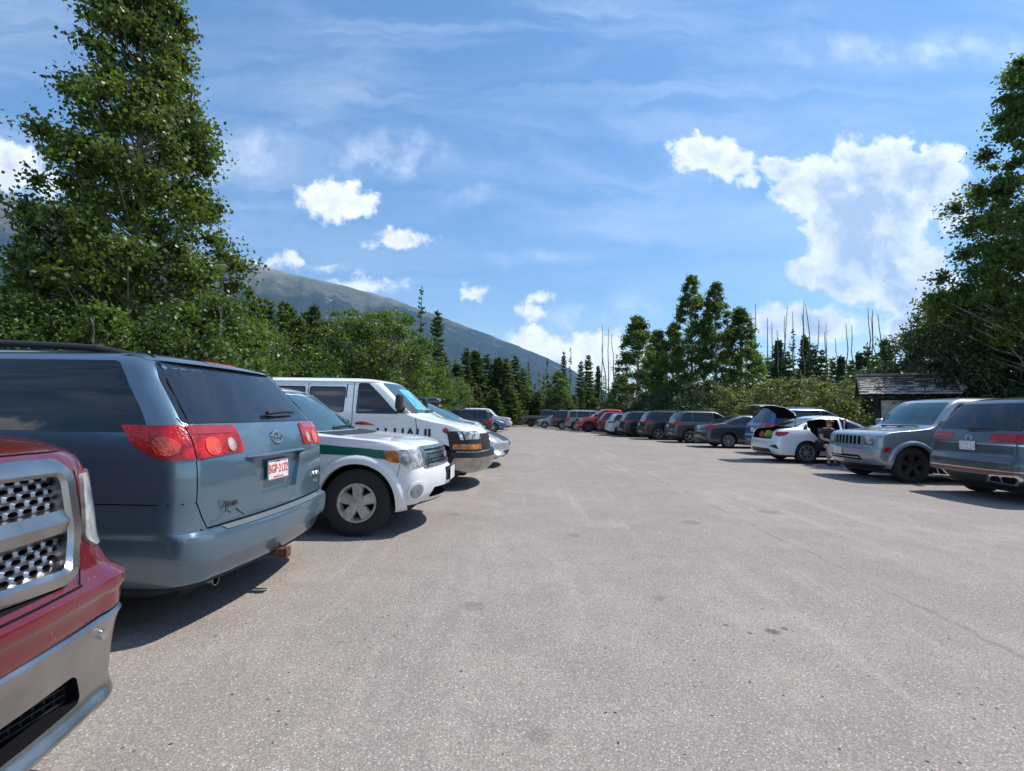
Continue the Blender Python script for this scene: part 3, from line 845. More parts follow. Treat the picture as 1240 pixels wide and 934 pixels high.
    for x, st in ((1.02, 0), (4.0, 0)):
        for sg in (-1, 1): c.wheel(x, sg, .335, .22, .22, 6)
    c.handle(1.9, 1.05); c.handle(3.0, 1.03); c.mirror(3.55, 1.24)
    # hitch receiver, bar and exhaust
    bm = bmesh.new()
    add_box(bm, c.sh((.13, 0, .285)), (.24, .055, .055), None, .004); add_box(bm, c.sh((.01, 0, .285)), (.02, .07, .07), None, .004)
    add_box(bm, c.sh((.28, 0, .30)), (.06, 1.0, .06), None, .006); add_box(bm, c.sh((.08, -.06, .27)), (.10, .02, .08), None, .003)
    bm_to('hitch_receiver', bm, RUST, c.root)
    bm = bmesh.new(); revolve(bm, [(.030, .0), (.034, 0), (.034, .3), (.030, .3), (.030, .0)], c.sh((.20, .55, .255)), 'X', 20)
    bm_to('exhaust_pipe', bm, CHROME_D, c.root)
    wrap(c, 'rear_skirt', .245, .30, 1.2, 'W', BLACK, .012, .03)
    for sg in (-1, 1):
        c.drape('headlamp', [(.52, .78), (.85, .78), (1.3, .90), (1.3, .97), (.8, .95), (.50, .88)], 'V', CLEAR_L, sg, r=.02)
    c.drape('grille', [(-.42, .68), (.42, .68), (.47, .86), (-.47, .86)], 'F', BLACK, off=.006, r=.04)
    c.underbody(.17, .34)
    c.finish()
    return c

# ------------------------------------------------------------------ white SUV with the green stripe, nose out
def make_ranger_suv():
    mat = paint('paint_white', (.74, .75, .76), .0, .30, dirt=.20, speck=.25)
    K = [(.27,.3,4.12,.80), (.34,.06,4.34,.87,.18,.26,.04,.15,.04,.07), (.46,.0,4.42,.895,.18,.26,.04,.16,.04,.07), (.60,.0,4.44,.90,.18,.26,.04,.16,.04,.07), (.70,.02,4.42,.90,.16,.26,.04,.15,.04,.07),
         (.735,.05,4.37,.90,.16,.24,.04,.13,.04,.06), (.90,.08,4.31,.90,.14,.22,.04,.12,.03,.05), (.975,.08,4.26,.897,.14,.22,.04,.12,.03,.05), (1.025,.09,4.14,.892,.14,.22,.04,.13,.03,.05),
         (1.06,.1,3.78,.885,.14,.20,.04,.13,.03,.03), (1.087,.1,3.42,.877,.14,.18,.04,.13,.03,.02), (1.106,.12,3.20,.87,.14,.16,.03,.13,.03,.02), (1.14,.13,3.08,.86,.14,.15,.03,.13,.03,.02),
         (1.3,.2,2.88,.82,.12,.13,.03,.13,.03,.02), (1.48,.3,2.62,.765,.12,.12,.03,.12,.03,.02), (1.58,.4,2.44,.72,.12,.12,.03,.10,.03,.02), (1.63,.52,2.28,.63,.12,.12,.03,.07,.02,.02),
         (1.66,.75,2.05,.46,.1,.1,.02,.05,.02,.02), (1.675,1.0,1.9,.3,.1,.1,.02,.04,.02,.02)]
    L = 4.44
    loc, rz = loc_for(-.88, 6.16, L, 'nose', 1)
    c = Car('park_suv', 'white SUV with a green side stripe parked nose-out beside the blue-grey minivan', 'SUV', K, loc, rz + R(-1), mat, black_below=.335, dflt=HERO)
    c.cut_prism([(-.50, .385), (.50, .385), (.44, .50), (-.44, .50)], 'YZ', 4.28, 4.7, 1)
    c.build([(.85, .365), (3.56, .365)], .43, dz=.03)
    green = simple('green_decal', (.0, .115, .075), .3, coat=.6)
    for sg in (-1, 1):
        c.drape('side_stripe', [(.25, .86), (1.2, .885), (3.05, .895), (3.5, .88), (3.85, .845), (4.02, .815), (4.01, .925), (3.7, .955), (3.05, 1.0), (1.2, 1.01), (.25, 1.0)], 'S', green, sg, off=.003, thick=.003, res=.05)
        c.drape('headlamp', [(.60, .755), (.86, .745), (.955, .80), (.955, .945), (.60, .95)], 'V', CLEAR_L, sg, off=.010, thick=.025, res=.03, r=.025)
        c.drape('indicator_lamp', [(.962, .805), (1.095, .825), (1.10, .93), (.962, .945)], 'V', AMBER_L, sg, off=.009, thick=.02, res=.03, r=.02)
        bez = [(.80+.105*math.cos(a), .50+.10*math.sin(a)) for a in [2*PI*k/28 for k in range(28)]]
        b = c.drape('fog_lamp_bezel', bez, 'V', mat, sg, off=.018, thick=.03, res=.03)
        ins = [(.80+.078*math.cos(a), .50+.074*math.sin(a)) for a in [2*PI*k/28 for k in range(28)]]
        c.drape('fog_lamp', ins, 'V', lamp_mat('fog_lens', (.30, .31, .32), depth=.4), sg, off=.022, thick=.008, res=.03, parent=b)
        c.drape('tail_lamp', [(.82, .85), (1.06, .85), (1.06, 1.2), (.82, 1.2)], 'W', RED_L, sg, r=.02)
        c.seam([(3.02, .40), (3.0, .8), (2.98, 1.09)], 'S', sg, w=.009); c.seam([(1.95, .40), (1.97, 1.09)], 'S', sg)
        c.seam([(4.0, .43), (3.98, .60), (4.03, .80)], 'S', sg, w=.005)
        # hood shut line along the fender top
        c.seam([(x, z) for x, z in ((3.15, 1.078), (3.5, 1.04), (3.8, 1.012), (4.1, .985))], 'S', sg, w=.006) if False else None
    # grille: bright surround, three bars, dark mesh behind
    g = c.drape('grille', [(-.56, .735), (.56, .735), (.585, .955), (-.585, .955)], 'F', BLACK, off=.004, thick=.03, res=.05, r=.05)
    bm = bmesh.new()
    for z, h in ((.945, .016), (.895, .010), (.848, .022), (.80, .010), (.748, .016)):
        c.drape('b', [(-.55, z-h), (.55, z-h), (.55, z+h), (-.55, z+h)], 'F', CHROME, off=.028, thick=.03, res=.08, bm_in=bm)
    for sg in (-1, 1):
        c.drape('b', [(sg*.535, .735), (sg*.60, .735), (sg*.615, .96), (sg*.555, .96)], 'F', CHROME, off=.028, thick=.03, res=.06, bm_in=bm)
    for k in range(-6, 7):
        c.drape('b', [(k*.08-.006, .75), (k*.08+.006, .75), (k*.08+.006, .94), (k*.08-.006, .94)], 'F', CHROME, off=.016, thick=.02, res=.1, bm_in=bm)
    bm_to('grille_bar', bm, CHROME_D, g, angle=40)
    p = c.pt('F', 0, .85); bm = bmesh.new(); M = frame(c.sh(p + Vector((.034, 0, 0))), (0, 1, 0), (0, 0, 1))
    add_cyl(bm, (0, 0, 0), .05, .014, 'Z', 32); bmesh.ops.transform(bm, matrix=M @ Matrix.Diagonal((1.7, .7, 1, 1)), verts=bm.verts)
    bm_to('emblem', bm, simple('emblem_blue', (.02, .05, .2), .2, coat=1), g)
    c.drape('plate_bracket', [(-.18, .55), (.18, .55), (.18, .70), (-.18, .70)], 'F', BLACK, off=.02, thick=.03, r=.01)
    c.plate('F', 0, .625, prot=.03)
    c.drape('bumper_chin', [(-.66, .275), (.66, .275), (.66, .33), (-.66, .33)], 'F', BLACK, off=.006, thick=.02, r=.01)
    c.side_glass(1.13, 1.585, [(None, .95), (1.0, 1.94), (2.0, None)], mr=.08, mf=.09, r=.03)
    # clearer windscreen with dark band, wheel and seats behind are read through it
    c.end_glass('F', 1.125, 1.59, .05, GLASS_T, r=.05)
    c.end_glass('R', 1.14, 1.55, .10)
    for sg in (1,):  # green tint and sun reflection along the windscreen edge, painted as a strip
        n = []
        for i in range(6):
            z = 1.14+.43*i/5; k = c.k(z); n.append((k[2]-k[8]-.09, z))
        c.drape('painted_pillar_reflection', [(a-.10, z) for a, z in n] + [(a+.02, z) for a, z in n[::-1]], 'F', simple('green_reflection_paint', (.01, .09, .05), .15, coat=1), 1, off=.007, thick=.004, res=.06)
    wiper(c, 'F', -.30, 1.14, .25, 1.15, .02); wiper(c, 'F', .20, 1.14, .62, 1.17, .02)
    bm = bmesh.new()  # cowl strip
    for i in range(24):
        y0 = -.68+1.36*i/24; y1 = y0+1.36/24
        a, b, c_, d = (c.sh(c.pt('F', y, z) + c.normal('F', y, z)*.004) for y, z in ((y0, 1.088), (y1, 1.088), (y1, 1.118), (y0, 1.118)))
        bm.faces.new([bm.verts.new(v) for v in (a, b, c_, d)])
    bm_to('cowl', bm, BLACK, c.root)
    # bonnet creases
    for sg in (-1, 1):
        pp = []
        for z in (1.095, 1.065, 1.04, 1.015, .99):
            k = c.k(z); pp.append((k[2]*.76-.05*(1.095-z)*4, z))
        c.seam([(sg*a, z) for a, z in pp], 'F', 1, w=.008)
    c.mirror(2.72, 1.17, mat=BLACK, size=(.12, .18, .14), out=.08)
    c.handle(2.15, .97, mat=BLACK); c.handle(1.2, .97, mat=BLACK)
    for x in (.85, 3.56): c.flare(x, .365, .43, .10, .030, a0=-22, a1=202)
    for x in (.85, 3.56):
        for sg in (-1, 1): c.wheel(x, sg, .365, .235, .215, 5, steer=R(3) if x > 2 else 0, rimmat=simple('dirty_alloy', (.50, .49, .47), .42, metal=.5, var=.25, vscale=20))
    c.rack(.7, 2.2, 1.625, .60)
    bm = bmesh.new(); add_tube(bm, [c.sh((2.2, -.1, 1.66)), c.sh((2.16, -.1, 1.80))], .008, 6); add_cyl(bm, c.sh((2.2, -.1, 1.665)), .03, .02)
    bm_to('antenna', bm, BLACK, c.root)
    c.underbody(.2, .38)
    c.finish()
    return c

# ------------------------------------------------------------------ long white rental van
def make_rental_van():
    mat = paint('paint_van_white', (.76, .77, .78), .0, .34, dirt=.12, speck=.2)
    df = (.12, .28, .02, .12, .02, .06)
    K = [(.34,.15,5.5,.88)+df, (.45,.02,5.62,.97)+df, (.56,.0,5.64,.985)+df, (.72,.02,5.63,.99)+df, (.98,.02,5.58,.99)+df, (1.04,.02,5.53,.988,.12,.28,.02,.14,.02,.07), (1.09,.02,5.46,.985,.12,.28,.02,.16,.02,.07), (1.14,.02,5.30,.983,.12,.28,.02,.16,.02,.06), (1.19,.03,5.02,.98,.12,.26,.02,.16,.02,.05),
         (1.25,.03,4.72,.972,.12,.22,.02,.16,.02,.03), (1.30,.04,4.55,.965,.12,.18,.02,.16,.02,.02), (1.36,.04,4.44,.955,.12,.16,.02,.16,.02,.02), (1.6,.07,4.17,.90,.12,.14,.02,.15,.02,.02), (1.84,.11,3.90,.845,.12,.14,.02,.14,.02,.02),
         (1.91,.15,3.80,.81,.12,.14,.02,.12,.02,.02), (1.945,.22,3.65,.74,.12,.14,.02,.1,.02,.02), (1.965,.35,3.4,.62,.12,.14,.02,.08,.02,.02), (1.985,.6,3.0,.4,.12,.14,.02,.05,.02,.02)]
    L = 5.64
    loc, rz = loc_for(-.60, 9.55, L, 'nose', 1)
    c = Car('rental_van', 'long white passenger van with black lettering and a red maple leaf on its door', 'van', K, loc, rz, mat, dflt=HERO)
    c.build([(1.25, .37), (4.78, .37)], .44, dz=.04)
    win = simple('van_window', (.035, .04, .042), .05, spec=.8)
    c.side_glass(1.34, 1.80, [(.25, 1.0), (1.08, 1.72), (1.80, 2.35), (2.43, 3.08)], mat=win, mr=.05, r=.05)
    c.side_glass(1.32, 1.87, [(3.30, None)], mf=.12, mr=.05, r=.05)
    for sg in (-1, 1):
        # black rubber gasket rims round the windows
        for (a, b) in ((.25, 1.0), (1.08, 1.72), (1.80, 2.35), (2.43, 3.08)):
            bm = bmesh.new()
            pts = round_poly([(a+.008, 1.352), (b-.008, 1.352), (b-.008, 1.79), (a+.008, 1.79)], .05)
            add_tube(bm, [c.sh(c.pt('S', x, z, sg) + c.normal('S', x, z, sg)*.006) for x, z in pts], .010, 6, closed=True)
            bm_to('window_seal', bm, BLACK, c.root)
        c.seam([(3.24, .42), (3.24, 1.30), (3.22, 1.88)], 'S', sg, w=.012); c.seam([(4.42, .80), (4.36, 1.31)], 'S', sg, w=.012)
        c.seam([(3.24, .42), (4.25, .42), (4.42, .8)], 'S', sg, w=.01); c.seam([(2.40, .5), (2.40, 1.86)], 'S', sg, w=.010); c.seam([(1.76, .5), (1.76, 1.86)], 'S', sg, w=.008)
        c.seam([(3.1, 1.60), (3.1, 1.84)], 'S', sg, w=.02)
        # mirror on its arm
        bm = bmesh.new(); y = .95
        add_box(bm, c.sh((4.12, sg*(y+.17), 1.53)), (.10, .20, .27), None, .035, 3)
        add_box(bm, c.sh((4.14, sg*(y+.04), 1.44)), (.06, .20, .05), None, .01)
        m = bm_to('mirror', bm, BLACK, c.root)
        b2 = bmesh.new(); add_box(b2, c.sh((4.065, sg*(y+.17), 1.53)), (.006, .16, .22), None, .002); bm_to('mirror_glass', b2, GLASS, m)
        # triangle trim ahead of the door glass
        c.drape('mirror_sail', [(4.02, 1.335), (4.36, 1.335), (4.16, 1.52), (4.02, 1.60)], 'S', BLACK, sg, off=.006, r=.02)
        # lamp stack
        bl = c.drape('lamp_housing', [(.64, .68), (1.36, .68), (1.36, 1.03), (.64, 1.03)], 'V', BLACK, sg, off=.008, thick=.02, res=.04, r=.02)
        c.drape('headlamp', [(.66, .89), (1.06, .89), (1.06, 1.015), (.66, 1.015)], 'V', CLEAR_L, sg, off=.016, thick=.012, res=.04, r=.01, parent=bl)
        c.drape('headlamp', [(1.09, .88), (1.15, .88), (1.15, 1.02), (1.09, 1.02)], 'V', CHROME, sg, off=.016, thick=.012, res=.04, r=.01, parent=bl)
        c.drape('indicator_lamp', [(.70, .715), (1.30, .715), (1.30, .805), (.70, .805)], 'V', AMBER_L, sg, off=.018, thick=.012, res=.04, r=.012, parent=bl)
        c.drape('tail_lamp', [(.90, .85), (1.06, .85), (1.06, 1.25), (.90, 1.25)], 'W', RED_L, sg, r=.02)
    g = c.drape('grille', [(-.62, .68), (.62, .68), (.62, .985), (-.62, .985)], 'F', BLACK, off=.006, r=.03)
    wrap(c, 'bumper_cover', .575, .665, 1.34, 'V', BLACK, .075, .08, r=.02)
    wrap(c, 'front_bumper', .37, .575, 1.30, 'V', CHROME_D, .085, .09, r=.05)
    wrap(c, 'rear_bumper', .40, .56, 1.05, 'W', CHROME_D, .08, .09, r=.03)
    c.end_glass('F', 1.345, 1.88, .06, GLASS_T, r=.06); c.end_glass('R', 1.35, 1.80, .12)
    # sheet of paper and screen reflections, painted as one teal patch over the glass
    c.drape('paper_and_painted_reflection', [(-.55, 1.40), (.62, 1.40), (.55, 1.78), (-.45, 1.78)], 'F', simple('paper_and_painted_reflection', (.12, .42, .52), .12, spec=.8, var=.5, vscale=7), off=.008, thick=.003, r=.05)
    wiper(c, 'F', -.35, 1.355, .30, 1.375, .025); wiper(c, 'F', .25, 1.355, .70, 1.38, .025)
    blk = simple('decal_black', (.012, .012, .012), .35); red = simple('decal_red', (.50, .02, .015), .35); org = simple('decal_orange', (.62, .075, .02), .35)
    for sg in (-1, 1):
        xm = 4.20; zc = .955
        nrm = c.normal('S', xm, zc, sg); o = c.pt('S', xm, zc, sg) + nrm*.004
        xd = Vector((1, 0, 0)) if sg < 0 else Vector((-1, 0, 0))
        M = frame(c.sh(o), xd, (0, 0, 1))
        text_obj('lettering', 'U-HAUL', .285, blk, M, c.root, extrude=.001, bold=.006, sx=1.02)
        leaf = [(0, 1), (.16, .68), (.36, .78), (.28, .38), (.55, .62), (.62, .46), (.92, .50), (.80, .22), (.95, .10), (.48, -.28), (.54, -.48), (.07, -.40), (.05, -.9)]
        leaf = leaf + [(-a, b) for a, b in leaf[::-1] if a > 0]
        c.drape('maple_leaf', [(4.90+a*.062, 1.03+b*.078) for a, b in leaf], 'S', red, sg, off=.003, thick=.002, res=0)
        c.drape('swoosh_decal', [(3.30, 1.165), (3.40, 1.185), (3.50, 1.17), (3.60, 1.14), (3.66, 1.11), (3.53, 1.115), (3.40, 1.12)], 'S', org, sg, off=.003, thick=.002, res=.1)
    for x in (1.25, 4.78):
        for sg in (-1, 1): c.wheel(x, sg, .37, .24, .205, 8, y=.96)
    # roof drip rail
    for sg in (-1, 1):
        bm = bmesh.new(); add_tube(bm, [c.sh(c.pt('S', x, 1.895, sg) + Vector((0, sg*.008, 0))) for x in [.3+3.35*i/20 for i in range(21)]], .011, 6)
        bm_to('drip_rail', bm, mat, c.root)
    c.handle(3.38, 1.14, mat=BLACK)
    c.underbody(.22, .42)
    c.finish()
    return c

# ------------------------------------------------------------------ red pickup, only its front corner is in frame
def make_red_pickup():
    mat = paint('paint_dark_red', (.155, .007, .014), .35, .26, dirt=.10, speck=.8)
    df = (.10, .20, .02, .12, .03, .04)
    K = [(.46,.2,5.40,.86)+df, (.54,.05,5.56,.95)+df, (.60,.02,5.70,.998)+df, (.64,.02,5.708,1.002,.1,.20,.02,.09,.03,.05), (.69,.02,5.712,1.005,.1,.19,.02,.10,.03,.05), (.715,.02,5.725,1.008,.1,.19,.02,.10,.03,.05), (.745,.02,5.72,1.008,.1,.19,.02,.10,.03,.05),
         (.775,.02,5.68,1.0,.1,.20,.02,.10,.03,.06), (.82,.02,5.655,.99,.1,.20,.02,.09,.03,.07), (.88,.02,5.635,.985,.1,.21,.02,.08,.03,.09), (1.0,.02,5.615,.985,.1,.22,.02,.07,.03,.10), (1.14,.02,5.59,.985,.1,.24,.02,.07,.03,.10),
         (1.185,.02,5.57,.98,.1,.26,.02,.07,.03,.10), (1.215,.02,5.54,.975,.1,.28,.02,.08,.03,.11), (1.245,.02,5.42,.97,.1,.28,.02,.10,.03,.11), (1.27,.02,5.2,.965,.1,.26,.02,.12,.03,.09), (1.31,.02,4.75,.955,.1,.24,.02,.14,.03,.05), (1.35,.02,4.35,.945,.1,.22,.02,.12,.03,.03)]
    L = 5.725
    loc, rz = loc_for(-1.36, .98, L, 'nose', 1)
    c = Car('pickup_truck', 'dark red pickup at the left edge of the photo, chrome grille and bumper only', 'pickup truck', K, loc, rz, mat, dflt=HERO)
    c.cut_box((1.0, 0, 1.35), (1.75, 1.6, 1.1), None, 2)
    c.cut_prism(round_poly([(-.655, .775), (.655, .775), (.70, .90), (.69, 1.185), (-.69, 1.185), (-.70, .90)], .08), 'YZ', 5.49, 6.1, 1)
    c.build([(1.1, .41), (4.80, .41)], .46, dz=.025)
    # grille surround: polished tube section following an octagonal outline
    out = round_poly([(-.655, .775), (.655, .775), (.705, .90), (.685, 1.185), (-.685, 1.185), (-.705, .90)], .085, 8)
    bm = bmesh.new(); rows = []
    n = len(out)
    for i in range(n):
        p = Vector(out[i]); a = Vector(out[i-1]); b = Vector(out[(i+1) % n]); t = (b-a).normalized(); nn = Vector((t.y, -t.x))
        row = []
        for d, x in ((.004, -.05), (.004, .012), (-.008, .028), (-.042, .030), (-.056, .016), (-.064, -.05)):
            q = p + nn*d
            X_ = c.pt('F', max(-.75, min(.75, q.x)), min(max(q.y, .82), 1.17)).x
            row.append(bm.verts.new(c.sh((X_ + x, q.x, q.y))))
        rows.append(row)
    for i in range(n):
        A, B = rows[i], rows[(i+1) % n]
        for j in range(5): bm.faces.new((A[j], A[j+1], B[j+1], B[j]))
    sur = bm_to('grille_surround', bm, CHROME_D, c.root, angle=30)
    # crossbar and upright
    bm = bmesh.new()
    for (pts, wd) in (([(-.66, .975), (.66, .975)], .042), ([(0, .80), (0, 1.16)], .05)):
        for k in range(1):
            m = 16; rws = []
            for i in range(m+1):
                q = Vector(pts[0]).lerp(Vector(pts[1]), i/m); t = (Vector(pts[1])-Vector(pts[0])).normalized(); nn = Vector((-t.y, t.x))
                row = []
                for d, x in ((-wd, -.05), (-wd, .0), (-wd*.75, .014), (wd*.1, .024), (wd, .012), (wd, -.05)):
                    r2 = q + nn*d; X_ = c.pt('F', r2.x, r2.y).x; row.append(bm.verts.new(c.sh((X_ + x, r2.x, r2.y))))
                rws.append(row)
            for A, B in zip(rws, rws[1:]):
                for j in range(5): bm.faces.new((A[j], A[j+1], B[j+1], B[j]))
    bm_to('grille_bar', bm, CHROME_D, c.root, angle=30)
    # pierced mesh: plate of rounded slots, each slot a ring joined to its neighbours
    for qy, qz in ((-1, -1), (-1, 1), (1, -1), (1, 1)):
     bm = bmesh.new()
     pw, ph = .052, .0235
     row_i = 0; z = .795
     while z < 1.165:
         y = -.66 + (pw/2 if row_i % 2 else 0)
         while y < .66:
             if not (abs(z-.975) < .052 or abs(y) < .06) and y*qy > 0 and (z-.975)*qz > 0:
                 hw, hh = pw/2, ph/2
                 inner = [(y + (hw-.0085)*(abs(math.cos(a))**.75)*(1 if math.cos(a) > 0 else -1), z + (hh-.0038)*math.sin(a)) for a in [2*PI*k/16 for k in range(16)]]
                 outer = [(y + hw*max(-1, min(1, 1.5*math.cos(a))), z + hh*max(-1, min(1, 1.5*math.sin(a)))) for a in [2*PI*k/16 for k in range(16)]]
                 rs = []
                 for (ring, x) in ((outer, .0), (inner, .006), (inner, -.03)):
                     rs.append([bm.verts.new(c.sh((c.pt('F', q[0], min(1.18, max(.8, q[1]))).x - .028 + x, q[0], q[1]))) for q in ring])
                 for A, B in ((rs[0], rs[1]), (rs[1], rs[2])):
                     for k in range(16): bm.faces.new((A[k], A[(k+1) % 16], B[(k+1) % 16], B[k]))
             y += pw
         z += ph; row_i += 1
     bm_to('grille_mesh', bm, simple('satin_chrome', (.34, .34, .36), .30, metal=1, var=.25, vscale=40), c.root, angle=50)
    # headlamps wrap the corner
    haze = lamp_mat('hazed_lamp', (.40, .41, .39), rough=.22, pattern=25, depth=.6)
    for sg in (-1, 1):
        c.drape('headlamp', [(.735, .90), (.80, .855), (.90, .87), (1.04, .95), (1.10, 1.03), (1.08, 1.10), (.98, 1.125), (.75, 1.12)], 'V', haze, sg, off=.012, thick=.03, res=.02, r=.02)
        c.seam([(.725, 1.20), (.735, 1.0), (.72, .86), (.66, .765)], 'V', sg, w=.005)
    c.seam([(-.72, 1.203), (-.4, 1.206), (.4, 1.206), (.72, 1.203)], 'F', 1, w=.004)
    c.seam([(-.66, .762), (0, .758), (.66, .762)], 'F', 1, w=.004)
    # chrome bumper
    kb = [(.265,5.35,5.65,.93,.05,.16,.01,.10,.0,.03), (.28,5.3,5.685,.955,.05,.17,.01,.10,.0,.03), (.31,5.3,5.705,.97,.05,.17,.01,.10,.0,.03), (.335,5.3,5.688,.975,.05,.17,.01,.10,.0,.03), (.365,5.3,5.675,.98,.05,.17,.01,.10,.0,.03), (.54,5.3,5.69,.985,.05,.18,.01,.10,.0,.03),
          (.592,5.3,5.705,.992,.05,.18,.01,.10,.0,.04), (.608,5.3,5.712,.994,.05,.18,.01,.10,.0,.04), (.618,5.32,5.702,.988,.05,.18,.01,.10,.0,.04)]
    b = Car('bumper_tmp', None, None, kb, loc, rz, CHROME_D, xoff=c.xo)
    b.cut_prism(round_poly([(-.72, .355), (.72, .355), (.68, .465), (-.68, .465)], .035), 'YZ', 5.5, 6.0, 1)
    b.build([], 0, dz=.02); b.body.name = 'front_bumper'; b.body.parent = c.root; D.objects.remove(b.root)
    bm = bmesh.new()
    for k in range(5):
        add_box(bm, c.sh((5.54, 0, .365+.024*k)), (.03, 1.40, .006))
    for k in range(40): add_box(bm, c.sh((5.535, -.70+.036*k, .41)), (.02, .006, .12))
    bm_to('bumper_grille', bm, BLACK, b.body, smooth=False)
    for sg in (-1, 1):
        for y in (.80,):
            p = b.pt('V', y, .545, sg); nn = b.normal('V', y, .545, sg)
            m = bmesh.new(); add_cyl(m, (0, 0, 0), .017, .012, 'Z', 20)
            bmesh.ops.transform(m, matrix=frame(c.sh(p + nn*.004), Vector((0, 0, 1)).cross(nn), (0, 0, 1)), verts=m.verts)
            bm_to('parking_sensor', m, CHROME, b.body)
    # cab
    x0, x1 = 2.0, 4.45
    k = Car('cab_tmp', None, None, [(1.25, x0, x1+.1, .94, .1, .2, .01, .1, .02, .02), (1.35, x0, x1-.05, .93, .1, .18, .01, .1, .02, .02), (1.6, x0+.04, x1-.45, .86, .1, .14, .01, .1, .02, .02), (1.82, x0+.12, x1-.82, .78, .1, .12, .01, .1, .02, .02),
                                    (1.9, x0+.25, x1-1.0, .68, .1, .1, .01, .06, .02, .02), (1.93, x0+.5, x1-1.3, .4, .1, .1, .01, .05, .02, .02)], loc, rz, mat, xoff=c.xo)
    k.build([], 0); k.body.name = 'cab'
    k.side_glass(1.37, 1.8, [(None, 3.0), (3.06, None)], mr=.1, mf=.08); k.end_glass('F', 1.38, 1.8, .06); k.end_glass('R', 1.4, 1.8, .12); k.mirror(4.1, 1.46, mat=BLACK)
    for ch in [o for o in D.objects if o.parent == k.root]: ch.parent = c.root
    D.objects.remove(k.root)
    for sg in (-1, 1): c.drape('tail_lamp', [(.90, .86), (1.06, .86), (1.06, 1.2), (.90, 1.2)], 'W', RED_L, sg, r=.02)
    for x in (1.1, 4.80):
        for sg in (-1, 1): c.wheel(x, sg, .41, .27, .255, 5)
    c.underbody(.3, .5); c.finish()
    return c
make_blue_minivan(); make_ranger_suv(); make_rental_van(); make_red_pickup()
def spec_white_sedan(c, ph):
    if ph == 'pre':
        c.cut_box((.33, 0, 1.02), (.86, 1.18, .62), None, 1)
        c.cut_prism([(1.15,1.27),(1.10,1.12),(1.15,.95),(1.38,.72),(1.55,.40),(2.02,.36),(2.05,1.33),(1.55,1.35)], 'XZ', -1.2, -.30, 1)
        return
    return False

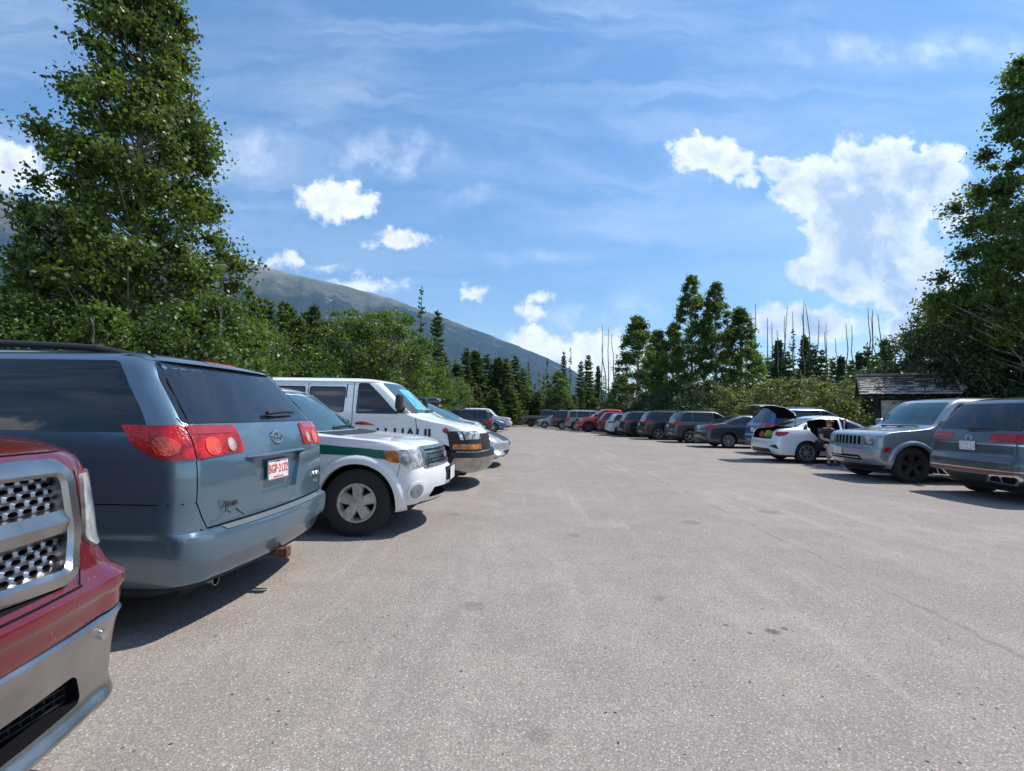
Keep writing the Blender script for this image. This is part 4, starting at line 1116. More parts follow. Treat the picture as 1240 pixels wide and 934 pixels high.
def white_sedan():
    c = generic('sedan', 'sedan', 'white sedan with its boot lid raised and a rear door open', 'car', (.72, .74, .76), 7.55, 15.7, 'rear', 1, metal=.1, spec=spec_white_sedan, dark_rims=False, lamp=(.70, 1.10))
    W = c.mat
    # remaining side glass
    c.side_glass(1.005, 1.36, [(None, 2.03), (2.09, None)], mr=.16, mf=.10, sgs=(1,))
    c.side_glass(1.005, 1.36, [(2.12, None)], mf=.10, sgs=(-1,))
    c.drape('side_window', [(.92, 1.02), (1.08, 1.02), (1.10, 1.20)], 'S', GLASS, -1, off=.004)
    # bright strip round the window line
    for sg in (-1,):
        bm = bmesh.new(); add_tube(bm, [c.sh(c.pt('S', x, z, sg) + Vector((0, sg*.004, 0))) for x, z in ((2.1, 1.372), (2.4, 1.335), (2.7, 1.25), (2.95, 1.14), (3.1, 1.03))], .010, 5)
        bm_to('window_trim', bm, CHROME, c.root)
    # opened rear door, hinged at the middle pillar
    H = Vector((2.06, -.90, 0)); d = Vector((-math.cos(R(66)), -math.sin(R(66)), 0)); n = Vector((d.y, -d.x, 0))
    def P(u, z, o): return c.sh(H + d*u + n*o + Vector((0, 0, z)))
    def panel(name, poly, o0, o1, mat, parent=None, hole=None):
        bm = bmesh.new()
        A = [bm.verts.new(P(u, z, o0)) for u, z in poly]; B = [bm.verts.new(P(u, z, o1)) for u, z in poly]
        bm.faces.new(A); bm.faces.new(B[::-1])
        for i in range(len(A)): bm.faces.new((A[i], A[(i+1) % len(A)], B[(i+1) % len(A)], B[i]))
        return bm_to(name, bm, mat, parent or c.root, smooth=False)
    dr = panel('rear_door', round_poly([(0, .38), (.55, .38), (.72, .62), (.90, .80), (.95, 1.0), (0, .99)], .04), -.02, .03, W)
    panel('door_lining', round_poly([(.03, .42), (.52, .42), (.69, .64), (.86, .82), (.90, .96), (.03, .96)], .04), .031, .07, BLACK, dr)
    bm = bmesh.new(); add_tube(bm, [P(u, z, .0) for u, z in ((.02, .98), (.04, 1.33), (.35, 1.33), (.70, 1.24), (.93, 1.02))], .022, 6)
    bm_to('window_frame', bm, BLACK, dr)
    panel('door_window', [(.05, .99), (.06, 1.31), (.35, 1.31), (.69, 1.22), (.90, 1.0)], .0, .004, GLASS, dr)
    # raised boot lid, bent sheet with a dark lined underside
    prof = [(.86, 1.34), (.86, 1.42), (.82, 1.52), (.72, 1.62), (.52, 1.71), (.22, 1.765), (-.10, 1.77), (-.25, 1.73)]
    def lid(off, wd, name, mat, parent):
        bm = bmesh.new(); rows = []
        for i, (x, z) in enumerate(prof):
            a = prof[max(0, i-1)]; b = prof[min(len(prof)-1, i+1)]; t = Vector((b[0]-a[0], b[1]-a[1])).normalized(); nn = Vector((-t.y, t.x))*off
            rows.append([bm.verts.new(c.sh((x + nn.x + .05*(abs(y)/.6)**3*(1 if i > 3 else 0), y, z + nn.y - .04*(abs(y)/.6)**4*(1 if i > 2 else 0)))) for y in [wd*(k/8-1)  for k in range(17)]])
        for A, B in zip(rows, rows[1:]):
            for k in range(16): bm.faces.new((A[k], A[k+1], B[k+1], B[k]))
        ex = bmesh.ops.solidify(bm, geom=bm.faces[:], thickness=.018)
        return bm_to(name, bm, mat, parent, angle=45)
    l = lid(0, .60, 'boot_lid', W, c.root)
    lid(.024, .555, 'lid_lining', VOID, l)
    # boot floor and lamps
    for sg in (-1, 1):
        bm = bmesh.new(); add_tube(bm, [c.sh((.70, sg*.56, .98)), c.sh((.84, sg*.56, 1.15)), c.sh((.85, sg*.56, 1.42))], .012, 6); bm_to('lid_hinge', bm, BLACK, c.root)
    c.drape('side_reflector', [(.55, .50), (.90, .42), (.80, .56)], 'W', BLACK, -1, off=.008)
    # things in the boot
    bx, by = c.root.location.x - c.xo, c.root.location.y
    for i, (x, y, s_, col, lab) in enumerate(((.28, -.28, .11, (.10, .35, .06), 'small green grocery bag in the open boot of the white sedan'), (.34, .05, .12, (.55, .40, .06), 'yellow grocery bag in the open boot of the white sedan'),
                                               (.27, .30, .10, (.50, .12, .08), 'reddish grocery bag in the open boot of the white sedan'), (.36, -.46, .09, (.45, .45, .42), 'pale grocery bag in the open boot of the white sedan'))):
        bm = bmesh.new(); bmesh.ops.create_icosphere(bm, subdivisions=3, radius=1)
        for v in bm.verts:
            k = 1 + .16*math.sin(9*v.co.x+i*2)*math.cos(11*v.co.y+v.co.z*7)
            v.co = Vector((v.co.x*s_*k, v.co.y*s_*1.1*k, max(v.co.z, -.75)*s_*.9*k + s_*.7 + (s_*.5 if v.co.z > .85 else 0)))
        o = bm_to('grocery_bag', bm, simple('bag_%d' % i, col, .5, bump=.6, bscale=30), smooth=True, angle=25)
        o.location = (bx + x, by + y, .712); tag(o, lab, 'bag', 'grocery bags in the boot of the white sedan')
    return c

def grey_suv_close():
    c = generic('suv', 'suv', 'grey SUV at the right edge with chrome strip and red reflector across its tail', 'SUV', (.075, .092, .110), 7.85, 8.85, 'rear', 1, L=5.04, H=1.81, W=.985, metal=.5, lamp=(.36, 1.15), dark_rims=True, wheel_r=.385, rack=True)
    for k in list(c.root.children):
        if k.name.startswith('number_plate') and k.matrix_local is not None: pass
    z = .965
    wrap(c, 'chrome_strip', z-.012, z+.016, 1.20, 'W', CHROME, .014, .02)
    wrap(c, 'bumper_strip', .535, .552, 1.25, 'W', CHROME, .014, .02)
    c.drape('reflector', [(-.80, .50), (.80, .50), (.80, .525), (-.80, .525)], 'R', RED_L, off=.012, r=.006)
    for sg in (-1, 1):
        o = c.drape('exhaust_trim', [(.34, .35), (.80, .33), (.92, .44), (.86, .49), (.45, .47)], 'W', CHROME, sg, off=.014, thick=.03, r=.02)
        c.drape('exhaust_opening', [(.42, .37), (.59, .36), (.59, .455), (.48, .45)], 'W', VOID, sg, off=.02, thick=.01, r=.01, parent=o)
        c.drape('exhaust_opening', [(.63, .36), (.78, .355), (.85, .43), (.82, .46), (.63, .455)], 'W', VOID, sg, off=.02, thick=.01, r=.01, parent=o)
    # ring emblem
    bm = bmesh.new(); M = frame(c.sh(c.pt('R', 0, 1.055) + Vector((-.014, 0, 0))), (0, -1, 0), (.1, 0, 1))
    ellipse_ring(bm, M, .058, .058, .005)
    for pts in (((-.032, .045), (0, -.002), (.032, .045)), ((-.048, .018), (-.022, -.048), (0, .0), (.022, -.048), (.048, .018))):
        add_tube(bm, [M @ Vector((a, b, 0)) for a, b in pts], .0045, 6)
    bm_to('emblem', bm, CHROME, c.root)
    wiper(c, 'R', .12, 1.20, -.36, 1.215, .03)
    # dusty smudge low on the tailgate
    return c

def silver_jeep():
    mat_dark = simple('flare_silver', (.26, .29, .33), .45, metal=.3)
    def spec(c, ph):
        if ph == 'pre': return
        for sg in (-1, 1):
            h = c.drape('headlamp', [(.50, .79), (.80, .79), (.80, 1.0), (.50, 1.0)], 'V', CHROME_D, sg, off=.006, thick=.02, r=.03)
            rb = [(.635+.085*math.cos(a), .895+.085*math.sin(a)) for a in [2*PI*k/24 for k in range(24)]]
            c.drape('lamp_lens', rb, 'V', CLEAR_L, sg, off=.014, thick=.012, res=.04, parent=h)
            c.drape('indicator_lamp', [(.98, .66), (1.10, .66), (1.10, .76), (.98, .76)], 'V', RED_L, sg, off=.02, r=.02)
            c.drape('tail_lamp', [(.72, .85), (.98, .85), (.98, 1.12), (.72, 1.12)], 'W', RED_L, sg, r=.02)
        g = c.drape('grille', [(-.47, .77), (.47, .77), (.47, 1.0), (-.47, 1.0)], 'F', c.mat, off=.016, thick=.03, r=.02)
        for k in range(7):
            y = -.375+.125*k
            c.drape('grille_slot', [(y-.036, .79), (y+.036, .79), (y+.036, .98), (y-.036, .98)], 'F', VOID, off=.019, thick=.003, r=.02, parent=g)
        c.drape('air_intake', [(-.52, .46), (.52, .46), (.46, .56), (-.46, .56)], 'F', VOID, off=.006, r=.03)
        c.plate('F', -.20, .62, prot=.02)
        return True
    c = generic('boxsuv', 'suv', 'silver boxy SUV with seven-slot grille parked nose-out beside the grey SUV', 'SUV', (.27, .31, .36), 7.50, 11.55, 'nose', -1, H=1.88, metal=.5, spec=spec, dark_rims=True, wheel_r=.385)
    for x in (.92, 3.6):
        c.flare(x, .385, .435, .10, .045, a0=-20, a1=200)
    wiper(c, 'F', -.40, 1.195, .20, 1.2, .02); wiper(c, 'F', .15, 1.195, .6, 1.21, .02)
    for sg in (-1, 1):
        c.seam([(4.0, 1.035), (3.6, 1.085)], 'S', sg, w=.01) if False else None
    return c

white_sedan(); grey_suv_close(); silver_jeep()
right = 'cars parked along the right side of the lot'
generic('suv', 'suv', 'blue SUV parked behind the white sedan, only its roof and tail showing', 'SUV', (.012, .075, .21), 8.7, 18.7, 'rear', 1, L=4.7, H=1.76, group=right, light_detail=False, rack=True)
generic('sedan', 'sedan', 'dark grey sedan parked tail-out, between the white sedan and the dark grey SUV', 'car', (.035, .042, .052), 7.95, 22.3, 'rear', 1, L=4.87, H=1.47, group=right, light_detail=False)
generic('suv', 'suv', 'dark grey rounded SUV parked tail-out beside the dark grey sedan', 'SUV', (.055, .065, .075), 7.65, 25.9, 'rear', 1, L=4.55, H=1.68, group=right, light_detail=False)
generic('suv', 'suv', 'black SUV with pale roof rails and large red tail lamps', 'SUV', (.012, .013, .016), 6.8, 28.65, 'rear', 1, L=4.6, H=1.70, group=right, rack=True, light_detail=False)
generic('suv', 'suv', 'black SUV without roof rails beside the small white hatchback', 'SUV', (.010, .012, .016), 6.2, 31.4, 'rear', 1, L=4.5, H=1.66, group=right, light_detail=False, dark_rims=True)
generic('hatch', 'hatchback', 'small white hatchback parked tail-out in the right row', 'car', (.66, .68, .70), 5.8, 34.0, 'rear', 1, H=1.5, group=right, light_detail=False, metal=.05)
generic('suv', 'suv', 'dark red SUV parked tail-out next to the bright red pickup', 'SUV', (.13, .008, .014), 5.6, 36.4, 'rear', 1, H=1.62, group=right, light_detail=False)
pickup('bright red pickup parked nose-out in the right row', (.38, .008, .010), 4.25, 38.95, 'nose', -1, group=right)
generic('boxsuv', 'suv', 'pale grey boxy SUV parked tail-out left of the red pickup', 'SUV', (.24, .24, .24), 3.6, 41.8, 'rear', 1, L=4.8, H=1.76, group=right, light_detail=False)
generic('boxsuv', 'suv', 'black boxy SUV with bright wheels left of the pale grey SUV', 'SUV', (.010, .011, .014), 2.7, 44.6, 'rear', 1, L=4.7, H=1.74, group=right, light_detail=False)
generic('hatch', 'hatchback', 'light blue-grey hatchback nose-out near the far end of the lot', 'car', (.16, .21, .27), 1.35, 47.8, 'nose', -1, H=1.52, group=right, light_detail=False)
pickup('black pickup parked tail-out at the far end of the lot', (.012, .010, .011), -.1, 51.6, 'rear', 1, group=right)
generic('suv', 'suv', 'dark blue SUV behind the black pickup at the far end of the lot', 'SUV', (.012, .02, .04), 2.1, 54.6, 'rear', 1, group=right, light_detail=False)
left = 'cars parked along the left side of the lot'
c = generic('minivan', 'minivan', 'silver minivan parked nose-out beyond the white van', 'minivan', (.42, .44, .46), -.28, 13.0, 'nose', 1, L=5.08, group=left, metal=.5)
c.drape('indicator_lamp', [(.98, .80), (1.22, .84), (1.24, .93), (1.0, .92)], 'V', AMBER_L, -1, off=.010)
c = generic('suv', 'suv', 'dark SUV with a black roof box, mostly hidden by the silver minivan', 'SUV', (.03, .035, .045), -2.1, 18.0, 'nose', 1, H=1.55, group=left, light_detail=False)
bx = bmesh.new(); add_box(bx, (0, 0, .17), (1.9, .80, .34), None, .12, 4); add_box(bx, (0, 0, .02), (1.2, .5, .04))
o = bm_to('roof_box', bx, simple('gloss_black', (.015, .015, .016), .15, coat=1)); o.location = (-3.95, 18.0, 1.555); tag(o, 'glossy black roof box on the dark SUV beyond the silver minivan', 'roof box')
generic('sedan', 'sedan', 'blue-grey sedan parked nose-out beyond the roof-box SUV', 'car', (.12, .17, .24), -1.75, 22.0, 'nose', 1, group=left, light_detail=False, H=1.5)
generic('suv', 'suv', 'white crossover with dark glass between the blue-grey sedan and the dark SUV', 'SUV', (.66, .68, .70), -2.0, 26.5, 'nose', 1, group=left, light_detail=False, H=1.6, metal=.05)
generic('boxsuv', 'suv', 'dark grey SUV parked tail-out in the left row with red tail lamps', 'SUV', (.03, .033, .04), -1.75, 31.0, 'rear', -1, H=1.62, group=left, light_detail=False)
generic('hatch', 'hatchback', 'bright blue hatchback nose-out beside the white boxy SUV', 'car', (.015, .07, .24), -1.1, 36.0, 'nose', 1, group=left, light_detail=False)
generic('boxsuv', 'suv', 'white boxy SUV with black bumper, last in the left row', 'SUV', (.68, .69, .69), -.75, 41.0, 'nose', 1, group=left, light_detail=False, metal=.05)
# ------------------------------------------------------------------ seated person
def skin_mesh(name, V, E, rad, root, mat, parent, sub=2):
    me = D.meshes.new(name); me.from_pydata(V, E, []); o = D.objects.new(name, me); COL.objects.link(o)
    o.modifiers.new('s', 'SKIN'); m2 = o.modifiers.new('u', 'SUBSURF'); m2.levels = sub; m2.render_levels = sub
    for i, sv in enumerate(me.skin_vertices[0].data):
        r = rad[i]; sv.radius = r if hasattr(r, '__len__') else (r, r); sv.use_root = (i == root)
    dg = bpy.context.evaluated_depsgraph_get(); dg.update()
    m = D.meshes.new_from_object(o.evaluated_get(dg)); D.objects.remove(o); m.name = name
    m.materials.clear(); m.polygons.foreach_set('use_smooth', [True]*len(m.polygons))
    return link_mesh(name, m, parent, [mat])

def chain(parts):
    V = []; E = []; Rr = []; idx = {}
    for nm, prev, p, r in parts:
        idx[nm] = len(V); V.append(p); Rr.append(r)
        if prev: E.append((idx[prev], idx[nm]))
    return V, E, Rr

def seated_person():
    root = empty('person', (8.98, 14.50, 0), R(0))
    tag(root, 'person in cap, dark T-shirt and shorts sitting in the open door of the white sedan', 'person')
    sk = simple('skin', (.52, .29, .20), .5, var=.12, vscale=14); sh = simple('tshirt', (.040, .052, .055), .85, bump=.3, bscale=40); st = simple('shorts', (.015, .015, .018), .9)
    # faces -y; hips on the seat edge, elbows on the knees
    P = [('pel', None, (0, .27, .56), .13), ('wa', 'pel', (0, .20, .72), (.145, .11)), ('ch', 'wa', (0, .08, .92), (.165, .12)), ('nk', 'ch', (0, -.02, 1.07), .06), ('hd0', 'nk', (0, -.07, 1.13), .065)]
    for s_, n in ((-1, 'l'), (1, 'r')):
        P += [('sh'+n, 'ch', (s_*.18, .04, 1.01), .065), ('el'+n, 'sh'+n, (s_*.25, -.10, .78), .045), ('wr'+n, 'el'+n, (s_*.07, -.27, .70), .030), ('pm'+n, 'wr'+n, (s_*.035, -.34, .70), (.036, .022)),
              ('hp'+n, 'pel', (s_*.10, .20, .55), .095), ('kn'+n, 'hp'+n, (s_*.13, -.20, .56), .062), ('an'+n, 'kn'+n, (s_*.12, -.16+(.06 if s_ > 0 else -.04), .11), .040),
              ('hl'+n, 'an'+n, (s_*.12, -.17+(.06 if s_ > 0 else -.04), .055), .042), ('to'+n, 'hl'+n, (s_*.14, -.33+(.06 if s_ > 0 else -.04), .035), (.042, .028))]
        for k in range(4):
            b = (s_*(.055-.018*k), -.37, .705-.004*k)
            P += [('f%d%s' % (k, n), 'pm'+n, b, .0095), ('g%d%s' % (k, n), 'f%d%s' % (k, n), (b[0]-s_*.012, b[1]-.035, b[2]-.012), .0085), ('h%d%s' % (k, n), 'g%d%s' % (k, n), (b[0]-s_*.026, b[1]-.045, b[2]-.036), .0075)]
        P += [('t%s' % n, 'pm'+n, (s_*.012, -.335, .728), .011), ('u%s' % n, 't'+n, (-s_*.004, -.368, .735), .009)]
    # head: two extra joints shape the skull over the neck
    P += [('hd1', 'hd0', (0, -.085, 1.20), (.078, .09)), ('hd2', 'hd1', (0, -.08, 1.275), (.072, .085))]
    V, E, Rr = chain(P)
    body = skin_mesh('body', V, E, Rr, 0, sk, root)
    def shell(name, names, grow, mat):
        sub = [p for p in P if p[0] in names]
        out = []
        for nm, pv, p, r in sub:
            r2 = tuple(q+grow for q in r) if hasattr(r, '__len__') else r+grow
            out.append((nm, pv if pv in names else None, p, r2))
        V, E, Rr = chain(out); return skin_mesh(name, V, E, Rr, 0, mat, root)
    Q = dict((p[0], p) for p in P)
    def shell2(name, parts, mat):
        V, E, Rr = chain(parts); return skin_mesh(name, V, E, Rr, 0, mat, root)
    shell2('t_shirt', [('a', None, (0, .27, .60), (.165, .145)), ('b', 'a', (0, .20, .73), (.165, .135)), ('c', 'b', (0, .08, .92), (.185, .14)), ('d', 'c', (0, .0, 1.045), .075),
                       ('e', 'c', (.185, .04, 1.0), .085), ('f', 'e', (.23, -.05, .87), .065), ('g', 'c', (-.185, .04, 1.0), .085), ('h', 'g', (-.23, -.05, .87), .065)], sh)
    shell2('shorts', [('a', None, (0, .28, .56), .155), ('b', 'a', (.10, .18, .55), .115), ('c', 'b', (.125, -.12, .56), .085), ('d', 'a', (-.10, .18, .55), .115), ('e', 'd', (-.125, -.12, .56), .085)], st)
    for s_ in (-1, 1):
        dy = .06 if s_ > 0 else -.04
        shell2('shoe', [('a', None, (s_*.12, -.14+dy, .06), (.05, .05)), ('b', 'a', (s_*.125, -.22+dy, .05), (.05, .042)), ('c', 'b', (s_*.14, -.35+dy, .04), (.045, .032))], simple('shoe', (.05, .055, .06), .7))
    # face: nose, eyes behind sunglasses, ears; cap
    bm = bmesh.new()
    add_cyl(bm, (0, -.168, 1.205), .013, .035, Matrix.Rotation(R(100), 3, 'X'), 8, r2=.005)
    for s_ in (-1, 1): add_box(bm, (s_*.078, -.075, 1.21), (.014, .03, .045), None, .006)
    bm_to('ear_and_nose', bm, sk, root)
    bm = bmesh.new()
    for s_ in (-1, 1): add_box(bm, (s_*.034, -.158, 1.232), (.052, .018, .034), None, .008)
    add_box(bm, (0, -.160, 1.24), (.03, .01, .008))
    bm_to('sunglasses', bm, VOID, root)
    bm = bmesh.new(); add_box(bm, (0, -.163, 1.165), (.045, .012, .010), None, .004); bm_to('mouth', bm, simple('lip', (.25, .09, .07), .5), root)
    bm = bmesh.new(); bmesh.ops.create_uvsphere(bm, u_segments=24, v_segments=14, radius=1)
    bmesh.ops.delete(bm, geom=[v for v in bm.verts if v.co.z < -.05], context='VERTS')
    for v in bm.verts: v.co = Vector((v.co.x*.098, v.co.y*.115-.075, v.co.z*.088+1.27))
    cap = bm_to('cap', bm, simple('cap', (.30, .17, .05), .8), root)
    bm = bmesh.new(); rows = []
    for i in range(13):
        a = PI*(i/12); x = math.cos(a); rows.append([bm.verts.new((x*.09, -.075-.10*math.sin(a)*.95, 1.275)), bm.verts.new((x*.085, -.085-math.sin(a)*.175, 1.262))])
    for A, B in zip(rows, rows[1:]): bm.faces.new((A[0], A[1], B[1], B[0]))
    bmesh.ops.solidify(bm, geom=bm.faces[:], thickness=.006)
    bm_to('cap_peak', bm, simple('cap', (.30, .17, .05), .8), cap)
    # pale cup held between the hands
    bm = bmesh.new(); add_cyl(bm, (0, 0, .05), .033, .10, 'Z', 20, r2=.040); o = bm_to('cup', bm, simple('cup', (.62, .50, .42), .5)); o.location = (8.98, 14.165, .665)
    tag(o, 'pale cup held in both hands by the seated person', 'cup')
seated_person()
# ------------------------------------------------------------------ pixel helper (only used to turn measurements into places)
def ray(px, py):
    d = CAMROT @ Vector(((px-620)/590, -(py-467)/590, -1)); return d
def at_depth(px, Y, z=0.0):
    """world x of an upright thing standing at distance Y and seen at column px"""
    py = 500
    for _ in range(3):
        d = ray(px, py); py += 0
        x = d.x/d.y*Y
    return Vector((x, Y, z))
def height_at(px, py, Y):
    d = ray(px, py); return CAM_H + d.z/d.y*Y

# ------------------------------------------------------------------ foliage
def leaf_mat(name, c1, c2, trans=.35, rough=.42, spec=.5, bump=0):
    if name in MATS: return MATS[name]
    m, nt, N, L, P = newmat(name)
    g = N.new('ShaderNodeNewGeometry'); tc = N.new('ShaderNodeTexCoord')
    n = N.new('ShaderNodeTexNoise'); n.inputs['Scale'].default_value = .9; n.inputs['Detail'].default_value = 3; L.new(tc.outputs['Object'], n.inputs['Vector'])
    ad = N.new('ShaderNodeMath'); ad.operation = 'MULTIPLY_ADD'; ad.inputs[1].default_value = .6; L.new(g.outputs['Random Per Island'], ad.inputs[0])
    mr = N.new('ShaderNodeMapRange'); mr.inputs[1].default_value = .35; mr.inputs[2].default_value = .65; mr.inputs[3].default_value = -.1; mr.inputs[4].default_value = .5; L.new(n.outputs['Fac'], mr.inputs[0])
    L.new(mr.outputs[0], ad.inputs[2])
    mx = N.new('ShaderNodeMix'); mx.data_type = 'RGBA'; mx.clamp_factor = True
    mx.inputs[6].default_value = (*c1, 1); mx.inputs[7].default_value = (*c2, 1); L.new(ad.outputs[0], mx.inputs[0])
    L.new(mx.outputs[2], P.inputs['Base Color']); P.inputs['Roughness'].default_value = rough; P.inputs['Specular IOR Level'].default_value = spec
    t = N.new('ShaderNodeBsdfTranslucent'); mt = N.new('ShaderNodeMix'); mt.data_type = 'RGBA'; mt.blend_type = 'MULTIPLY'; mt.inputs[0].default_value = 1
    L.new(mx.outputs[2], mt.inputs[6]); mt.inputs[7].default_value = (1.6, 1.7, .7, 1); L.new(mt.outputs[2], t.inputs['Color'])
    ms = N.new('ShaderNodeMixShader'); ms.inputs[0].default_value = trans
    L.new(P.outputs[0], ms.inputs[1]); L.new(t.outputs[0], ms.inputs[2]); L.new(ms.outputs[0], N['Material Output'].inputs[0])
    MATS[name] = m
    return m

def quad_mesh(name, V, mat, parent=None, link=True):
    """V: (n,4,3)"""
    n = len(V); me = D.meshes.new(name)
    me.vertices.add(n*4); me.vertices.foreach_set('co', np.ascontiguousarray(V, dtype=np.float32).ravel())
    me.loops.add(n*4); me.loops.foreach_set('vertex_index', np.arange(n*4, dtype=np.int32))
    me.polygons.add(n); me.polygons.foreach_set('loop_start', np.arange(0, n*4, 4, dtype=np.int32))
    me.update(calc_edges=True)
    return link_mesh(name, me, parent, [mat])

def rand_dirs(n, rng, zbias=0.0):
    v = rng.normal(size=(n, 3)); v[:, 2] += zbias; v /= np.linalg.norm(v, axis=1)[:, None]; return v

def leaves(C, size, rng, aspect=.6, droop=-.35, fold=0):
    n = len(C); d = rand_dirs(n, rng, droop); a = rand_dirs(n, rng)
    s = np.cross(d, a); s /= np.linalg.norm(s, axis=1)[:, None] + 1e-9
    L_ = size*(.65+.7*rng.random(n))[:, None]
    return np.stack([C, C + d*L_*.42 + s*L_*aspect*.5, C + d*L_, C + d*L_*.42 - s*L_*aspect*.5], axis=1)

BARK = simple('bark_pale', (.30, .28, .23), .9, bump=.5, bscale=12, var=.5, vscale=6)
BARK_D = simple('bark_dark', (.085, .065, .05), .95, bump=.5, bscale=14, var=.4, vscale=6)
BARK_G = simple('bark_grey', (.16, .15, .14), .95, bump=.4, bscale=10, var=.4, vscale=5)

def crooked(p0, p1, n, amp, rng):
    p0 = np.array(p0, float); p1 = np.array(p1, float); pts = []
    for i in range(n+1):
        t = i/n; q = p0 + (p1-p0)*t; q = q + rng.normal(size=3)*amp*math.sin(PI*t); pts.append(tuple(q))
    return pts

def broadleaf(kind, label, loc, H, prof, nclump, nleaf, lsize, mat, seed, group=None, trunk_r=.14, stems=1, base=.12, clump=.42, bark=None, asp=.6, cat='tree', flat=.7, lean=(0, 0), rise=.35, fill=.45, tall=1.0):
    """prof(h)->crown radius at relative height; leaves gather in clumps at branch ends, limbs reach each clump"""
    rng = np.random.default_rng(seed)
    root = empty(kind, loc); tag(root, label, cat, group)
    bm = bmesh.new(); C = []; sizes = []
    tops = []
    for s_ in range(stems):
        a = rng.random()*2*PI; r = prof(.5)*.45*(stems > 1)*rng.random()**.5
        tops.append((r*math.cos(a)+lean[0], r*math.sin(a)+lean[1], H*(.97-.12*rng.random()*(stems > 1))))
    bases = [(0, 0, -.1) if stems == 1 else (t[0]*.25, t[1]*.25, -.1) for t in tops]
    lines = []
    for b, t in zip(bases, tops):
        pts = crooked(b, t, 8, .012*H/2, rng); lines.append(np.array(pts))
        r0 = trunk_r/math.sqrt(stems)
        add_tube(bm, pts, [r0*(1-.93*i/8) + .006 for i in range(9)], 8)
    for k in range(nclump):
        h = base + (1-base)*(rng.random()**(.9))
        h = min(h, .985)
        R0 = prof(h); az = k*2.39996 + rng.random()*.7
        rho = R0*math.sqrt(fill + (1-fill)*rng.random())*(.82+.3*rng.random())
        if rng.random() < .18: rho *= rng.random()
        ln = lines[rng.integers(len(lines))]
        cx = np.interp(h*H, ln[:, 2], ln[:, 0]); cy = np.interp(h*H, ln[:, 2], ln[:, 1])
        c = np.array([cx*0.5 + rho*math.cos(az), cy*.5 + rho*math.sin(az), h*H])
        rc = clump*(.7+.6*rng.random())*(.55+.45*min(1, R0/ (prof(.4)+1e-6)))
        C.append(c); sizes.append(rc)
        z0 = max(.3, h*H - rise*rho*1.6 - .25); bx = np.interp(z0, ln[:, 2], ln[:, 0]); by = np.interp(z0, ln[:, 2], ln[:, 1])
        p0 = Vector((bx, by, z0)); p2 = Vector(c); pm = p0.lerp(p2, .5) + Vector((0, 0, -.06*rho)) + Vector(rng.normal(size=3)*.06)
        add_tube(bm, [p0, pm, p2], [.010+.012*rho, .008+.005*rho, .004], 4)
    bm_to('trunk', bm, bark or BARK, root, angle=60)
    C = np.array(C); sizes = np.array(sizes); w = sizes**2; w /= w.sum()
    idx = rng.choice(len(C), nleaf, p=w)
    d = rand_dirs(nleaf, rng) * np.minimum(np.abs(rng.normal(size=nleaf))*.56, 1.15)[:, None]; d[:, 2] *= flat
    pos = C[idx] + d*sizes[idx][:, None]*1.15
    pos[:, 2] = np.maximum(pos[:, 2], .08)
    quad_mesh('crown', leaves(pos, lsize, rng, asp), mat, root)
    return root

def conifer(kind, label, loc, H, Rm, mat, seed, group=None, base=.06, dens=1.0, droop=.35, power=.85, bark=None, needle=1.0, cat='tree', trunk_r=None, sparse=0.0):
    rng = np.random.default_rng(seed)
    root = empty(kind, loc); tag(root, label, cat, group)
    bm = bmesh.new()
    pts = crooked((0, 0, -.1), (0, 0, H), 7, .05, rng); tr = trunk_r or .012*H+.03
    add_tube(bm, pts, [tr*(1-.96*i/7)+.006 for i in range(8)], 7)
    Q = []
    z = base*H
    while z < H*.985:
        h = z/H; l0 = Rm*(1-h)**power*(.95 if h > .12 else .8) + .05*Rm
        nb = max(3, int((6.5 if h < .9 else 4)*dens))
        a0 = rng.random()*6.28
        for b in range(nb):
            if rng.random() < sparse: continue
            l = l0*(.6+.55*rng.random()); az = a0 + b*2*PI/nb + rng.normal()*.25
            up = .25*(h > .75) - droop*(1-h)*.8 + .10
            dx, dy = math.cos(az), math.sin(az); px, py = -dy, dx
            m = max(4, int(l*6.5))
            zz = z + rng.normal()*.06
            tt = (np.arange(m)+.5)/m
            X = dx*l*tt; Y = dy*l*tt; Z = zz + l*(up*tt + .30*droop*tt**2)
            if l > .5: add_tube(bm, [(0, 0, zz), (X[m//2], Y[m//2], Z[m//2]), (X[-1], Y[-1], Z[-1])], [.016*l+.004, .008*l+.003, .003], 3)
            for i in range(m):
                tw = (.30*l*(1.05-tt[i])+.13)*needle
                for sd in (-1, 1, 0, -1, 1):
                    an = .9 + rng.normal()*.3
                    f = math.cos(an) if sd else 1.0; g_ = math.sin(an)*sd
                    d = np.array([dx*f + px*g_, dy*f + py*g_, rng.normal()*.30 - .12]); d /= np.linalg.norm(d)
                    w_ = rand_dirs(1, rng)[0]; s_ = np.cross(d, w_); s_ /= np.linalg.norm(s_)+1e-9
                    L_ = tw*(.7+.6*rng.random()); wd = (.045+.05*rng.random())*(1+.5*(l > 1))*needle
                    p = np.array([X[i], Y[i], Z[i]]) + rng.normal(size=3)*.03
                    Q.append((p, p + d*L_*.5 + s_*wd, p + d*L_, p + d*L_*.5 - s_*wd))
        z += (.20+.12*rng.random())*(1.0+.8*(H > 9))*(.8 if h > .8 else 1)
    d = np.array([0, 0, 1.0])
    for i in range(10):
        p = np.array([0, 0, H*.97+i*.02]); v = rng.normal(size=3); v[2] = abs(v[2])+1; v /= np.linalg.norm(v); s_ = np.cross(v, rng.normal(size=3)); s_ /= np.linalg.norm(s_)
        Q.append((p, p+v*.12+s_*.03, p+v*.25, p+v*.12-s_*.03))
    bm_to('trunk', bm, bark or BARK_D, root, angle=60)
    quad_mesh('crown', np.array(Q), mat, root)
    return root

